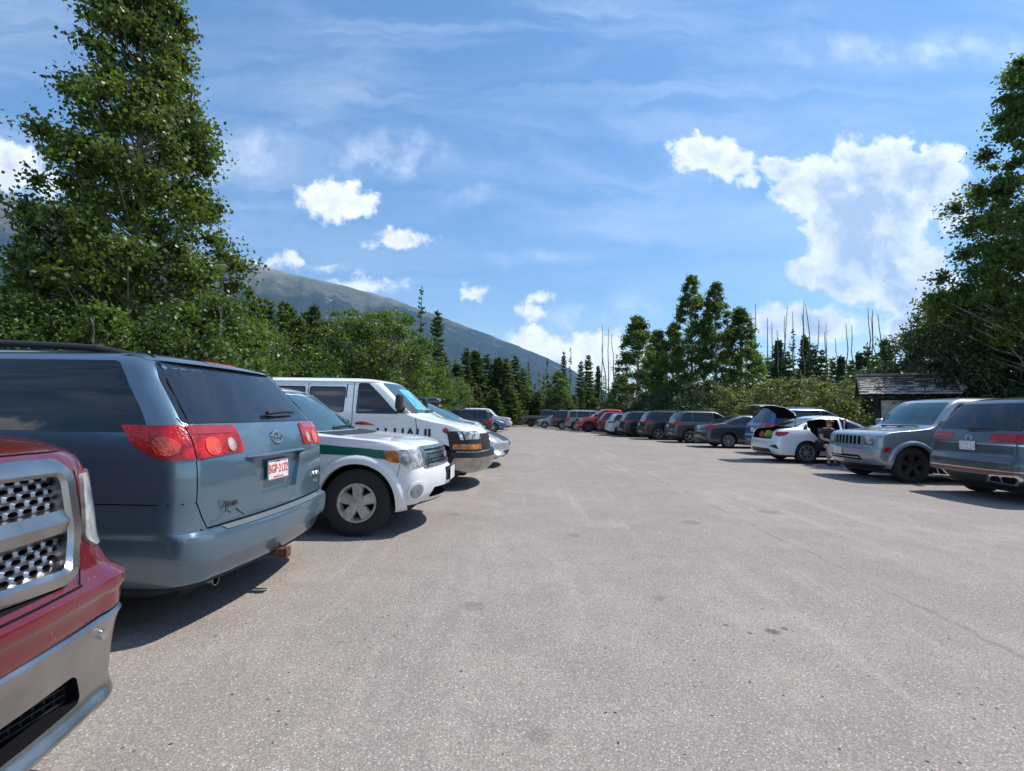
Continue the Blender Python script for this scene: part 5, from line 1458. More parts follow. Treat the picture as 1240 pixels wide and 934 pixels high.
def snag(label, loc, H, seed, group=None, twigs=44, tilt=(0, 0)):
    rng = np.random.default_rng(seed); bm = bmesh.new()
    top = (tilt[0], tilt[1], H); top = (tilt[0]+rng.normal()*.35, tilt[1], H); pts = crooked((0, 0, -.1), top, 8, .11, rng)
    add_tube(bm, pts, [(.07+.06*rng.random() if i == 99 else .10)*(1-.85*i/8)+.012 for i in range(9)], 6)
    P = np.array(pts)
    for k in range(twigs):
        z = H*(.25+.73*rng.random()); x = np.interp(z, P[:, 2], P[:, 0]); y = np.interp(z, P[:, 2], P[:, 1])
        a = rng.random()*6.28; l = (.15+.5*rng.random())*(1.2-z/H)
        add_tube(bm, [(x, y, z), (x+math.cos(a)*l, y+math.sin(a)*l, z+l*(rng.random()*.6-.45))], [.014, .004], 3)
    o = bm_to('dead_tree', bm, BARK_G, None, angle=60); o.location = loc
    return tag(o, label, 'dead tree', group)

G_POP = leaf_mat('leaf_poplar', (.028, .060, .014), (.150, .215, .042), .45, .46, .35)
G_POPD = leaf_mat('leaf_dark_poplar', (.018, .042, .010), (.150, .205, .032), .34, .40, .45)
G_SHR = leaf_mat('leaf_shrub', (.022, .050, .010), (.115, .175, .030), .34, .42)
G_WIL = leaf_mat('leaf_willow', (.022, .044, .014), (.075, .115, .038), .28, .42)
G_LIM = leaf_mat('leaf_lime', (.045, .085, .018), (.155, .215, .045), .42, .45)
G_OLI = leaf_mat('leaf_olive', (.08, .10, .03), (.24, .25, .09), .35, .5)
G_SPR = leaf_mat('needles_dark', (.022, .050, .016), (.100, .150, .038), .26, .55, .35)
G_PIN = leaf_mat('needles_pine', (.042, .075, .017), (.155, .195, .042), .32, .5, .4)
G_YOU = leaf_mat('needles_young', (.05, .085, .015), (.13, .16, .035), .28, .5, .4)

def X(px, Y): return at_depth(px, Y).x

# big balsam poplar behind the blue-grey minivan
def pr_tall(h):
    a = min(1, (h/.2)**.7)
    return 2.25*a*(1-.84*max(0, (h-.34)/.66)**1.2)
def pr_pop(Rm):
    def f(h):
        a = min(1, (h/.16)**.7) if h < .16 else 1
        return Rm*a*(1 - .55*max(0, (h-.30)/.70) - .35*max(0, (h-.70)/.30)**1.3)
    return f
Yp = 11.5
broadleaf('poplar_tree', 'tall leafy poplar rising above the blue-grey minivan on the left', (X(148, Yp), Yp, 0), 13.2, pr_tall, 400, 105000, .10, G_POPD, 11, base=.17, clump=.44, trunk_r=.16, asp=.75, fill=.25)
broadleaf('poplar_tree', 'slimmer second poplar stem crowding the left flank of the tall poplar', (X(88, 12.5), 12.5, 0), 6.6, pr_pop(1.25), 130, 32000, .10, G_POPD, 12, base=.1, clump=.48, trunk_r=.10, asp=.75)
# bank of broadleaf shrubs along the left edge
def pr_dome(Rm, pw=.5):
    return lambda h: Rm*(max(0, 1-h)**pw)*(.8+.2*min(1, h/.2))
sh = [(-75, 9.6, 3.9, 2.0), (22, 9.3, 3.55, 1.5), (78, 10.4, 3.7, 1.5), (125, 9.0, 3.2, 1.5), (205, 9.4, 3.35, 1.5), (252, 9.8, 3.7, 1.35), (292, 11.2, 3.5, 1.4), (-160, 8.5, 4.2, 2.0), (328, 15.5, 4.0, 1.6)]
wh = ['at the far left edge of the photo', 'behind the roof rails of the minivan, near the left edge', 'in front of the slimmer poplar', 'at the foot of the tall poplar, left side', 'at the foot of the tall poplar, right side', 'with one long leader shooting up, right of the tall poplar', 'behind the tail window of the minivan', 'beyond the left edge, beside the red pickup', 'behind the roof of the white van']
for i, ((px, Y, h, r), w_) in enumerate(zip(sh, wh)):
    broadleaf('shrub', 'leafy green shrub ' + w_, (X(px, Y), Y, 0), h, pr_dome(r), 90, 19000 if i < 7 else 10000, .085, G_SHR if i % 3 else G_POP, 30+i, 'shrubs along the left edge', trunk_r=.10, stems=4, base=.03, clump=.42, cat='shrub', asp=.62)
# small pine top left of the poplar
conifer('pine_tree', 'young pine poking up at the far left between the shrubs', (X(14, 13), 13, 0), 6.3, 1.0, G_PIN, 50, needle=1.1)
# round willows
broadleaf('willow_tree', 'large round bright green willow behind the white van', (X(448, 27), 27, 0), 6.9, lambda h: 3.5*math.sqrt(max(0, 1-((h-.42)/.6)**2)), 380, 70000, .15, G_LIM, 60, trunk_r=.2, stems=5, base=.04, clump=.55, asp=.5)
broadleaf('willow_tree', 'smaller yellow-green willow at the right flank of the round one', (X(512, 31), 31, 0), 4.6, lambda h: 2.0*math.sqrt(max(0, 1-((h-.4)/.62)**2)), 160, 24000, .15, G_LIM, 61, trunk_r=.15, stems=4, base=.03, clump=.5, asp=.5)
broadleaf('willow_bush', 'small round bush behind the roof box', (X(553, 36), 36, 0), 3.9, lambda h: 1.6*math.sqrt(max(0, 1-((h-.4)/.62)**2)), 70, 9000, .15, G_LIM, 62, trunk_r=.1, stems=4, base=.03, clump=.45, asp=.42)
broadleaf('willow_bush', 'loose green bush between the left shrubs and the round willow', (X(380, 22), 22, 0), 4.3, pr_dome(1.9), 90, 13000, .13, G_SHR, 63, trunk_r=.1, stems=4, base=.03, clump=.5, asp=.5)

# conifers: one model per kind, then copies
protos = {}
def tree_at(key, label, px, Y, top_py, w=None, group=None, rot=None):
    """stand a copy of a kind at column px, distance Y, its top where the photo shows it"""
    H = height_at(px, top_py, Y)
    if key not in protos:
        mk, H0, args = KINDS[key]; r = mk(H0, args, label, group); protos[key] = (r, H0); first = True
    else:
        r = copy_tree(protos[key][0]); first = False
        r['label'] = label
        if group: r['group'] = group
        elif 'group' in r.keys(): del r['group']
    H0 = protos[key][1]
    s_ = H/H0; r.location = (X(px, Y), Y, 0); r.scale = (s_*(w or 1), s_*(w or 1), s_); r.rotation_euler = (0, 0, (px*1.7) % 6.28 if rot is None else rot)
    return r
def mk_con(kind, mat, Rm, **k):
    return lambda H, a, label, group: conifer(kind, label, (0, 0, 0), H, Rm, mat, a, group, **k)
def mk_bro(kind, mat, prof, n, nl, ls, **k):
    return lambda H, a, label, group: broadleaf(kind, label, (0, 0, 0), H, prof, n, nl, ls, mat, a, group, **k)
KINDS = {
 'spruce': (mk_con('spruce_tree', G_SPR, 1.9, power=.62, dens=1.5, needle=1.15), 11, 71),
 'spruce_thin': (mk_con('spruce_tree', G_SPR, 1.15, sparse=.45, power=.6, dens=.7), 12, 72),
 'pineA': (mk_con('pine_tree', G_PIN, 2.0, power=.55, droop=.1, dens=1.4, needle=1.15), 10, 73),
 'pineB': (mk_con('pine_tree', G_PIN, 1.7, power=.5, droop=.05, dens=1.4, needle=1.15), 9.5, 74),
 'pineC': (mk_con('pine_tree', G_YOU, 1.8, power=.5, droop=.05, dens=1.4, needle=1.1), 8, 75),
 'spruceB': (mk_con('spruce_tree', G_SPR, 1.8, power=.6, droop=.25, dens=1.5, needle=1.15), 9, 76),
 'popA': (mk_bro('poplar_tree', G_POP, pr_pop(1.75), 170, 34000, .13, base=.10, clump=.38, trunk_r=.13, asp=.75), 11.5, 77),
 'popB': (mk_bro('poplar_tree', G_POP, pr_pop(1.6), 150, 26000, .13, base=.06, clump=.38, trunk_r=.12, asp=.75), 9, 78),
 'popY': (mk_bro('aspen_tree', G_LIM, pr_pop(1.5), 130, 20000, .14, base=.05, clump=.5, trunk_r=.10, asp=.7), 6, 79),
 'bushO': (mk_bro('shrub', G_OLI, pr_dome(2.0, .45), 90, 13000, .12, base=.02, clump=.5, trunk_r=.08, stems=4, asp=.45, cat='shrub'), 3.4, 80),
 'bushG': (mk_bro('shrub', G_WIL, pr_dome(2.0, .45), 90, 12000, .14, base=.02, clump=.5, trunk_r=.08, stems=4, asp=.5, cat='shrub'), 3.4, 81),
}
tree_at('spruce_thin', 'very thin sparse spruce rising highest above the round willow', 507, 44, 346, .8)
tree_at('spruce', 'tall dark pointed spruce right of the thin sparse one', 527, 46, 375, .85)
gl = 'conifers behind the left side of the lot'
for i, (k, px, Y, py, w) in enumerate([('pineB', 318, 24, 360, .8), ('pineA', 338, 26, 366, .9), ('spruceB', 376, 30, 368, .7), ('pineC', 356, 25, 384, .9), ('pineA', 366, 32, 378, .9), ('pineC', 392, 32, 388, .9), ('pineB', 306, 22, 358, .8), ('pineC', 398, 33, 400, 1), ('spruceB', 345, 34, 370, 1), ('pineA', 296, 20, 352, .8), ('pineC', 322, 19, 392, .9),
                                      ('spruce', 563, 52, 420, .9), ('spruceB', 574, 54, 424, 1.1), ('spruce', 588, 57, 428, 1.0), ('spruceB', 602, 57, 432, 1.1), ('pineA', 612, 56, 434, 1.0), ('spruce', 623, 58, 430, .95), ('pineB', 632, 62, 445, 1.0), ('spruceB', 552, 50, 440, 1.1),
                                      ('pineC', 598, 48, 470, 1.2), ('pineC', 616, 50, 466, 1.2), ('pineA', 545, 47, 452, 1.1), ('pineC', 576, 47, 468, 1.2), ('pineB', 642, 66, 470, 1.1), ('pineC', 651, 62, 474, 1.2), ('pineB', 636, 64, 462, 1.1), ('spruceB', 536, 50, 430, 1.0), ('pineA', 420, 38, 420, 1), ('spruce', 404, 40, 404, 1), ('spruce', 497, 50, 405, 1)]):
    adj = {'pineA': 'mid-green pine', 'pineB': 'narrow green pine', 'pineC': 'young yellow-green pine', 'spruce': 'dark pointed spruce', 'spruceB': 'dark bushy spruce'}[k]
    where = 'left of the round willow' if px < 400 else ('behind the round willow' if px < 520 else 'in the row beyond the left-hand cars')
    n = ['first', 'second', 'third', 'fourth', 'fifth', 'sixth', 'seventh', 'eighth'][0]
    tree_at(k, '%s %s' % (adj, where), px, Y, py, w*(1.25 if px > 535 else 1.1), '%s %s' % (adj + 's', where))
for i, (k, px, Y, py, w, lab) in enumerate([('popY', 676, 58, 450, 1.15, 'yellow-green aspen standing at the far end of the lot'), ('spruce', 682, 70, 425, .6, 'narrow dark spruce just behind the yellow-green aspen'), ('spruce_thin', 690, 68, 420, .6, 'thin sparse spruce right of the narrow dark one'),
       ('pineB', 703, 64, 437, .7, 'narrow mid-green pine at the far end'), ('pineA', 712, 66, 430, .8, 'bright mid-green pine left of the grey dead trunks'), ('spruceB', 724, 68, 442, .6, 'slim dark spruce beside the grey dead trunks'),
       ('popY', 658, 64, 478, 1.3, 'low pale green aspen left of the yellow-green one'), ('pineC', 668, 60, 488, 1.2, 'low young pine at the foot of the yellow-green aspen'), ('pineC', 695, 58, 478, 1.3, 'low young pine at the far end behind the black SUV'), ('pineC', 719, 57, 482, 1.3, 'low young pine behind the red pickup'),
       ('popB', 772, 44, 382, 1.15, 'dense dark poplar left of the tall poplar group'), ('popB', 795, 48, 400, 1.0, 'lower poplar between the dense dark one and the tall group'), ('popA', 838, 34, 334, 1.0, 'tallest poplar of the group right of centre'), ('popA', 868, 33, 342, 1.0, 'tall poplar in the middle of the group right of centre'),
       ('popB', 897, 33, 372, 1.0, 'poplar at the right side of the tall group'), ('popB', 815, 36, 392, 1.1, 'poplar at the left side of the tall group'), ('popB', 915, 36, 425, 1.1, 'short poplar at the right foot of the tall group'), ('popY', 752, 42, 455, 1.2, 'low bright aspen left of the dense dark poplar'),
       ('spruceB', 800, 42, 398, .6, 'slim spruce in the gap between the poplars')]):
    tree_at(k, lab, px, Y, py, w)
# green undergrowth behind the right row
gb = 'bushes behind the right-hand cars'
for i, (k, px, Y, py, w, lab) in enumerate([('bushG', 760, 40, 478, 1.2, 'dark green bush behind the black SUVs'), ('bushG', 785, 37, 476, 1.2, 'dark green bush behind the black SUV with pale rails'), ('bushG', 815, 33, 470, 1.2, 'dark green bush behind the dark grey rounded SUV'), ('bushG', 850, 30, 462, 1.2, 'dark green bush under the tallest poplar'),
      ('bushO', 882, 28, 468, 1.1, 'pale olive bush behind the dark grey sedan'), ('bushG', 905, 29, 462, 1.2, 'dark green bush right of the pale olive one'), ('bushO', 935, 26, 462, 1.3, 'olive bush behind the raised boot lid'), ('bushO', 965, 25, 458, 1.3, 'olive bush behind the roof of the blue SUV'),
      ('bushO', 1000, 23, 460, 1.2, 'dry olive bush behind the white sedan'), ('bushO', 1028, 24, 466, 1.1, 'dry olive bush just left of the shingled kiosk'), ('bushG', 1050, 26, 450, 1.2, 'dark bush behind the shingled kiosk'), ('bushG', 735, 46, 486, 1.2, 'dark bush beside the grey dead trunks'), ('bushG', 1090, 24, 440, 1.3, 'dark bush between kiosk and willow')]):
    tree_at(k, lab, px, Y, py, w, gb)
for i, (k, px, Y, py, w) in enumerate([('pineB', 932, 58, 432, .9), ('spruceB', 944, 56, 410, .8), ('pineA', 955, 54, 426, .8), ('spruce_thin', 962, 60, 398, .9), ('spruceB', 976, 55, 405, .7), ('pineB', 986, 52, 416, .8), ('pineA', 997, 52, 424, .9), ('pineB', 1010, 56, 432, .9), ('spruceB', 1020, 54, 430, .8), ('pineA', 1033, 52, 436, .9),
                                      ('spruceB', 1042, 50, 425, .7), ('pineB', 1052, 50, 418, .8), ('pineA', 1062, 48, 430, .9), ('pineB', 924, 52, 452, 1.0), ('pineA', 968, 48, 448, 1.1), ('pineA', 1000, 47, 450, 1.1), ('pineA', 1022, 46, 455, 1.1), ('pineC', 948, 46, 456, 1.1), ('spruceB', 1075, 46, 410, 1)]):
    adj = {'pineA': 'mid-green pine', 'pineB': 'narrow green pine', 'pineC': 'young yellow-green pine', 'spruceB': 'dark bushy spruce', 'spruce_thin': 'thin sparse spruce'}[k]
    tree_at(k, adj + ' among the dead trunks right of the poplars', px, Y, py, w, adj + 's among the dead trunks')
for i, (px, Y, py, t) in enumerate([(733, 60, 393, 0), (738, 62, 396, .1), (747, 60, 405, -.9), (726, 64, 420, 0), (756, 66, 418, 0), (913, 50, 368, .3), (928, 58, 385, 0), (934, 60, 390, .1), (943, 58, 372, .2), (950, 62, 383, -.1), (961, 56, 378, 0), (972, 54, 364, .5), (978, 60, 380, 0), (985, 58, 388, .3), (992, 52, 368, -.9), (999, 60, 392, 0), (1007, 56, 402, -.4),
                                    (1014, 58, 410, 0), (1029, 54, 392, 0), (1036, 56, 394, .1), (1056, 50, 373, .1), (1061, 52, 375, 0), (1065, 54, 384, 0), (1073, 50, 380, -.2), (947, 55, 400, -.3), (919, 62, 398, 0)]):
    g = px < 760
    snag('bare grey dead trunk ' + ('standing between the far pines and the dark poplar' if g else 'standing over the pines right of the poplars'), (X(px, Y), Y, 0), height_at(px, py, Y), 100+i, 'dead trunks left of the poplars' if g else 'dead trunks right of the poplars', tilt=(t, 0))
# right-hand willow and poplar
broadleaf('willow_tree', 'huge dark rounded willow at the right edge above the silver SUV', (X(1222, 18.5), 18.5, 0), 6.3, lambda h: 3.75*math.sqrt(max(0, 1-((h-.36)/.66)**2))*(1 if h < .5 else 1-.15*(h-.5)), 620, 120000, .115, G_WIL, 90, trunk_r=.22, stems=7, base=.03, clump=.58, asp=.55)
broadleaf('willow_tree', 'second dark willow beyond the right edge behind the grey SUV', (X(1330, 16.5), 16.5, 0), 5.6, lambda h: 3.4*math.sqrt(max(0, 1-((h-.36)/.66)**2)), 300, 50000, .12, G_WIL, 91, trunk_r=.2, stems=5, base=.03, clump=.58, asp=.55)
broadleaf('poplar_tree', 'tall poplar at the right edge with branches reaching into the sky', (X(1285, 15.5), 15.5, 0), 13.4, lambda h: 3.2*(1-.78*max(0, (h-.42)/.58))*(1 if h > .2 else .7), 300, 80000, .115, G_POP, 92, base=.28, clump=.5, trunk_r=.2, asp=.7, fill=.2)
# ------------------------------------------------------------------ ground, lot
def ground_material(name, lot=True):
    m, nt, N, L, P = newmat(name)
    tc = N.new('ShaderNodeTexCoord')
    def noise(s, d=6, r=.6, vec=None):
        n = N.new('ShaderNodeTexNoise'); n.inputs['Scale'].default_value = s; n.inputs['Detail'].default_value = d; n.inputs['Roughness'].default_value = r
        L.new(vec or tc.outputs['Object'], n.inputs['Vector']); return n.outputs['Fac']
    def mr(x, a, b, c=0, d=1):
        n = N.new('ShaderNodeMapRange'); n.inputs[1].default_value = a; n.inputs[2].default_value = b; n.inputs[3].default_value = c; n.inputs[4].default_value = d
        L.new(x, n.inputs[0]); return n.outputs[0]
    def mix(f, a, b, blend='MIX'):
        n = N.new('ShaderNodeMix'); n.data_type = 'RGBA'; n.blend_type = blend
        for s, v in ((0, f), (6, a), (7, b)):
            if isinstance(v, (tuple, list)): n.inputs[s].default_value = (*v, 1)
            elif isinstance(v, float): n.inputs[s].default_value = v
            else: L.new(v, n.inputs[s])
        return n.outputs[2]
    def math_(op, a, b=None, c=None):
        n = N.new('ShaderNodeMath'); n.operation = op
        for i, v in enumerate((a, b, c)):
            if v is None: continue
            if isinstance(v, (int, float)): n.inputs[i].default_value = v
            else: L.new(v, n.inputs[i])
        return n.outputs[0]
    if lot:
        v = N.new('ShaderNodeTexVoronoi'); v.inputs['Scale'].default_value = 105; L.new(tc.outputs['Object'], v.inputs['Vector'])
        v2 = N.new('ShaderNodeTexVoronoi'); v2.inputs['Scale'].default_value = 34; L.new(tc.outputs['Object'], v2.inputs['Vector'])
        sep = N.new('ShaderNodeSeparateColor'); L.new(v.outputs['Color'], sep.inputs[0])
        sep2 = N.new('ShaderNodeSeparateColor'); L.new(v2.outputs['Color'], sep2.inputs[0])
        base = mix(mr(noise(.35), .35, .65), (.285, .240, .203), (.375, .318, .268))
        base = mix(mr(noise(2.1, 7, .7), .42, .62, 0, .55), base, (.225, .19, .165))
        base = mix(mr(noise(.9, 4), .55, .7, 0, .5), base, (.46, .385, .315))
        stone = mix(sep.outputs[0], (.10, .090, .085), (.40, .37, .35))
        base = mix(.24, base, stone)
        trk = noise(1.0, 6, .65, None)
        mpn = N.new('ShaderNodeMapping'); mpn.inputs['Scale'].default_value = (1.6, .11, 1); L.new(tc.outputs['Object'], mpn.inputs[0])
        base = mix(mr(noise(1.0, 5, .6, mpn.outputs[0]), .50, .66, 0, .30), base, (.25, .215, .195))
        base = mix(mr(noise(1.7, 5, .6, mpn.outputs[0]), .55, .7, 0, .30), base, (.52, .45, .39))
        fine = noise(190, 3, .7); base = mix(mr(fine, .48, .72, 0, .35), base, (.56, .50, .45)); base = mix(mr(fine, .46, .30, 0, .45), base, (.12, .10, .09))
        base = mix(mr(v.outputs['Distance'], .40, .62, 0, .38), base, (.075, .068, .063))
        base = mix(math_('MULTIPLY', mr(sep.outputs[2], .955, .96), mr(v.outputs['Distance'], .5, .35)), base, (.48, .45, .42))
        base = mix(math_('MULTIPLY', mr(sep2.outputs[1], .982, .985), mr(v2.outputs['Distance'], .30, .22)), base, (.045, .04, .037))
        # paving joint that runs the length of the lot, wavering a little
        s3 = N.new('ShaderNodeSeparateXYZ'); L.new(tc.outputs['Object'], s3.inputs[0])
        nx = noise(1.3, 5); nf = noise(9, 5, .7)
        wob = math_('ADD', math_('MULTIPLY_ADD', nx, .35, -.175), math_('MULTIPLY_ADD', nf, .06, -.03))
        dx = math_('ABSOLUTE', math_('ADD', math_('SUBTRACT', s3.outputs[0], 2.93), wob))
        crack = math_('MULTIPLY', mr(dx, .028, .006), mr(noise(1.9, 3), .40, .56))
        base = mix(math_('MULTIPLY', crack, .38), base, (.055, .05, .046))
        band = mr(dx, .28, .0, 0, .2); base = mix(band, base, (.28, .255, .235))
        # drips of oil
        for (ox, oy, r) in ((1.62, 3.22, .055), (1.72, 3.27, .028), (1.36, 3.30, .022), (1.46, 3.19, .02), (-.33, 3.52, .10), (1.05, 3.75, .07), (.62, 5.6, .10), (-.9, 6.6, .12), (2.2, 6.4, .15), (.1, 2.15, .07), (3.6, 7.2, .2)):
            vm = N.new('ShaderNodeVectorMath'); vm.operation = 'DISTANCE'; L.new(tc.outputs['Object'], vm.inputs[0]); vm.inputs[1].default_value = (ox, oy, 0)
            dd = math_('ADD', vm.outputs['Value'], math_('MULTIPLY_ADD', nf, r*1.5, -r*.75))
            strong = r < .06
            base = mix(mr(dd, r, r*.55, 0, .75 if strong else .3), base, (.06, .055, .052))
        L.new(base, P.inputs['Base Color']); P.inputs['Roughness'].default_value = .88; P.inputs['Specular IOR Level'].default_value = .3
        h = math_('ADD', math_('MULTIPLY', v.outputs['Distance'], -.8), math_('MULTIPLY', noise(45, 4), .8))
        h = math_('SUBTRACT', h, math_('MULTIPLY', crack, 1.2))
        b = N.new('ShaderNodeBump'); b.inputs['Strength'].default_value = .45; b.inputs['Distance'].default_value = .005; L.new(h, b.inputs['Height']); L.new(b.outputs[0], P.inputs['Normal'])
    else:
        base = mix(mr(noise(.6), .4, .6), (.045, .055, .022), (.12, .10, .06))
        base = mix(mr(noise(.004, 8, .7), .45, .55), base, (.03, .045, .02))
        L.new(base, P.inputs['Base Color']); P.inputs['Roughness'].default_value = .95
        b = N.new('ShaderNodeBump'); b.inputs['Strength'].default_value = .8; b.inputs['Distance'].default_value = .08; L.new(noise(6, 6), b.inputs['Height']); L.new(b.outputs[0], P.inputs['Normal'])
    return m

bm = bmesh.new(); bmesh.ops.create_grid(bm, x_segments=8, y_segments=8, size=30000)
for v in bm.verts: v.co.z = -.03
tag(bm_to('ground', bm, ground_material('forest_floor', False), smooth=False), kind='structure')
# lot surface with an irregular edge
edge = [(-9.0, -14), (-8.6, 0), (-8.2, 10), (-7.6, 20), (-7.4, 30), (-7.0, 40), (-5.6, 47), (-3.2, 53), (-.6, 58), (2.6, 61), (6.5, 60), (9.0, 54), (10.5, 46), (11.8, 38), (13.0, 30), (13.8, 22), (14.2, 12), (14.6, 0), (15, -14)]
bm = bmesh.new(); P_ = []
rr_ = random.Random(3)
for (a, b) in zip(edge, edge[1:]):
    for i in range(6):
        t = i/6; P_.append((a[0]+(b[0]-a[0])*t + rr_.uniform(-.15, .15), a[1]+(b[1]-a[1])*t + rr_.uniform(-.1, .1), 0))
P_.append((15, -14, 0))
bm.faces.new([bm.verts.new(p) for p in P_]); bmesh.ops.triangulate(bm, faces=bm.faces[:])
tag(bm_to('parking_lot', bm, ground_material('chip_seal', True), smooth=False), kind='structure')
# loose chips of stone
rng = np.random.default_rng(5); n = 1500
xy = np.stack([rng.uniform(-1.6, 5.5, n), 1.0 + 9*rng.random(n)**1.6], 1); s = .003 + .006*rng.random(n)**3
base = np.array([(1, 0, 0), (0, 1, 0), (-1, 0, 0), (0, -1, 0), (0, 0, .9)], float)
V = []; F = []
for i in range(n):
    a = rng.random()*6.28; ca, sa = math.cos(a), math.sin(a); o = len(V)
    for (x, y, z) in base*(.7+.6*rng.random((5, 3))): V.append((xy[i, 0]+(x*ca-y*sa)*s[i], xy[i, 1]+(x*sa+y*ca)*s[i], z*s[i]*.8+.0005))
    F += [(o, o+1, o+4), (o+1, o+2, o+4), (o+2, o+3, o+4), (o+3, o, o+4)]
me = D.meshes.new('gravel'); me.from_pydata(V, [], F)
tag(link_mesh('gravel', me, None, [simple('gravel', (.22, .20, .18), .9, var=.6, vscale=9)]), kind='stuff')
# grass tufts along the edge of the lot
rng = np.random.default_rng(8); pts = []
E_ = np.array(edge)
for k in range(26000):
    i = rng.integers(len(edge)-1); t = rng.random(); p = E_[i]+(E_[i+1]-E_[i])*t
    d = E_[i+1]-E_[i]; nn = np.array([-d[1], d[0]])/np.hypot(*d); p = p + nn*(rng.random()**1.3*3.2-.25)*(1)
    pts.append((p[0], p[1], -.02))
pts = np.array(pts); n = len(pts); dirs = rand_dirs(n, rng, 2.2); sd = np.cross(dirs, rand_dirs(n, rng)); sd /= np.linalg.norm(sd, axis=1)[:, None]
L_ = (.12+.35*rng.random(n))[:, None]
Q = np.stack([pts-sd*.012, pts+dirs*L_*.5-sd*.012, pts+dirs*L_+np.array([0, 0, -.03]), pts+dirs*L_*.4+sd*.014], 1)
tag(quad_mesh('grass', Q, leaf_mat('grass_blades', (.09, .10, .03), (.26, .22, .10), .3, .6)), kind='stuff')

# ------------------------------------------------------------------ far forest as one mass
rng = np.random.default_rng(21); Q = []
for k in range(900):
    Y = 75 + 240*rng.random()**1.4; xx = (rng.random()-.5)*2.6*Y + .02*Y
    H = 7 + 5*rng.random(); Rm = 1.1+.6*rng.random(); m = 60
    h = rng.random(m)**.8; az = rng.random(m)*6.28; r = Rm*(1-h)**.8*(.4+.6*rng.random(m))
    p = np.stack([xx + r*np.cos(az), Y + r*np.sin(az), H*(.05+.93*h)], 1)
    d = np.stack([np.cos(az), np.sin(az), -.5-.3*rng.random(m)], 1); s_ = np.stack([-np.sin(az), np.cos(az), rng.normal(size=m)*.2], 1)
    l = (.9*(1-h)+.45)[:, None]; w_ = (.42*(1-h)+.12)[:, None]
    Q.append(np.stack([p - d*l*.5, p + s_*w_, p + d*l*.6, p - s_*w_], 1))
tag(quad_mesh('forest', np.concatenate(Q), G_SPR), kind='stuff')

# ------------------------------------------------------------------ mountain
def fbm(x, y, rng_seed, octs=6, ridged=False):
    r = np.random.default_rng(rng_seed); out = np.zeros_like(x); amp = 1; tot = 0
    for o in range(octs):
        a = 2**o; ang = r.random()*6.28; ph = r.random(4)*6.28
        n = (np.sin(a*(x*math.cos(ang)+y*math.sin(ang)) + ph[0] + 1.3*np.sin(a*.7*(y*math.cos(ang)-x*math.sin(ang)) + ph[1])) + np.sin(a*1.31*(x*math.sin(ang+1)-y*math.cos(ang+1)) + ph[2] + 1.1*np.sin(a*.9*x + ph[3])))*.5
        if ridged: n = 1-2*np.abs(n)
        out += n*amp; tot += amp; amp *= .52
    return out/tot
ridge_px = [(-700, 330), (-500, 300), (-300, 262), (-160, 236), (-60, 222), (0, 229), (22, 243), (46, 264), (100, 276), (180, 293), (258, 310), (300, 317), (350, 330), (420, 346), (470, 360), (500, 371), (560, 393), (620, 416), (660, 432), (690, 446), (725, 470), (760, 488), (820, 494), (950, 496)]
az = []; el = []
for px, py in ridge_px:
    d = ray(px, py); az.append(math.atan2(d.x, d.y)); el.append(d.z/math.hypot(d.x, d.y))
A = np.linspace(az[0], az[-1], 420); EL = np.interp(A, az, el)
EL = EL + .0018*fbm(A*90, A*0, 4, 5)
nr = 110; S = np.linspace(0, 1.55, nr)
AA, SS = np.meshgrid(A, S, indexing='ij')
RD = 6200 + 900*np.sin(AA*2.0)
r0 = 2300
rad = r0 + (RD-r0)*SS
top = RD*EL[:, None]
f = np.where(SS <= 1, np.power(np.clip(SS, 0, 1), 1.35), np.clip(1-(SS-1)*1.3, 0, 1))
xw = rad*np.sin(AA); yw = rad*np.cos(AA)
env = np.clip(SS*1.4, 0, 1)*np.clip(np.abs(1-SS)*5, 0, 1)
spur = fbm(AA*26, SS*1.6, 9, 6, True)
rough_ = fbm(xw/420, yw/420, 12, 6, True)
zz_ = top*f + env*top*(.085*spur + .045*rough_) 
zz_ = np.maximum(zz_, -30*(SS < .02))
V = np.stack([xw, yw, zz_ + CAM_H*SS.clip(0, 1) - 2], -1).reshape(-1, 3)
na, ns = AA.shape
ii = np.arange(na-1)[:, None]*ns + np.arange(ns-1)[None, :]
F = np.stack([ii, ii+ns, ii+ns+1, ii+1], -1).reshape(-1, 4)
me = D.meshes.new('mountain'); n = len(F)
me.vertices.add(len(V)); me.vertices.foreach_set('co', V.astype(np.float32).ravel())
me.loops.add(n*4); me.loops.foreach_set('vertex_index', F.astype(np.int32).ravel()); me.polygons.add(n); me.polygons.foreach_set('loop_start', np.arange(0, n*4, 4, dtype=np.int32)); me.update(calc_edges=True)
me.polygons.foreach_set('use_smooth', [True]*n)
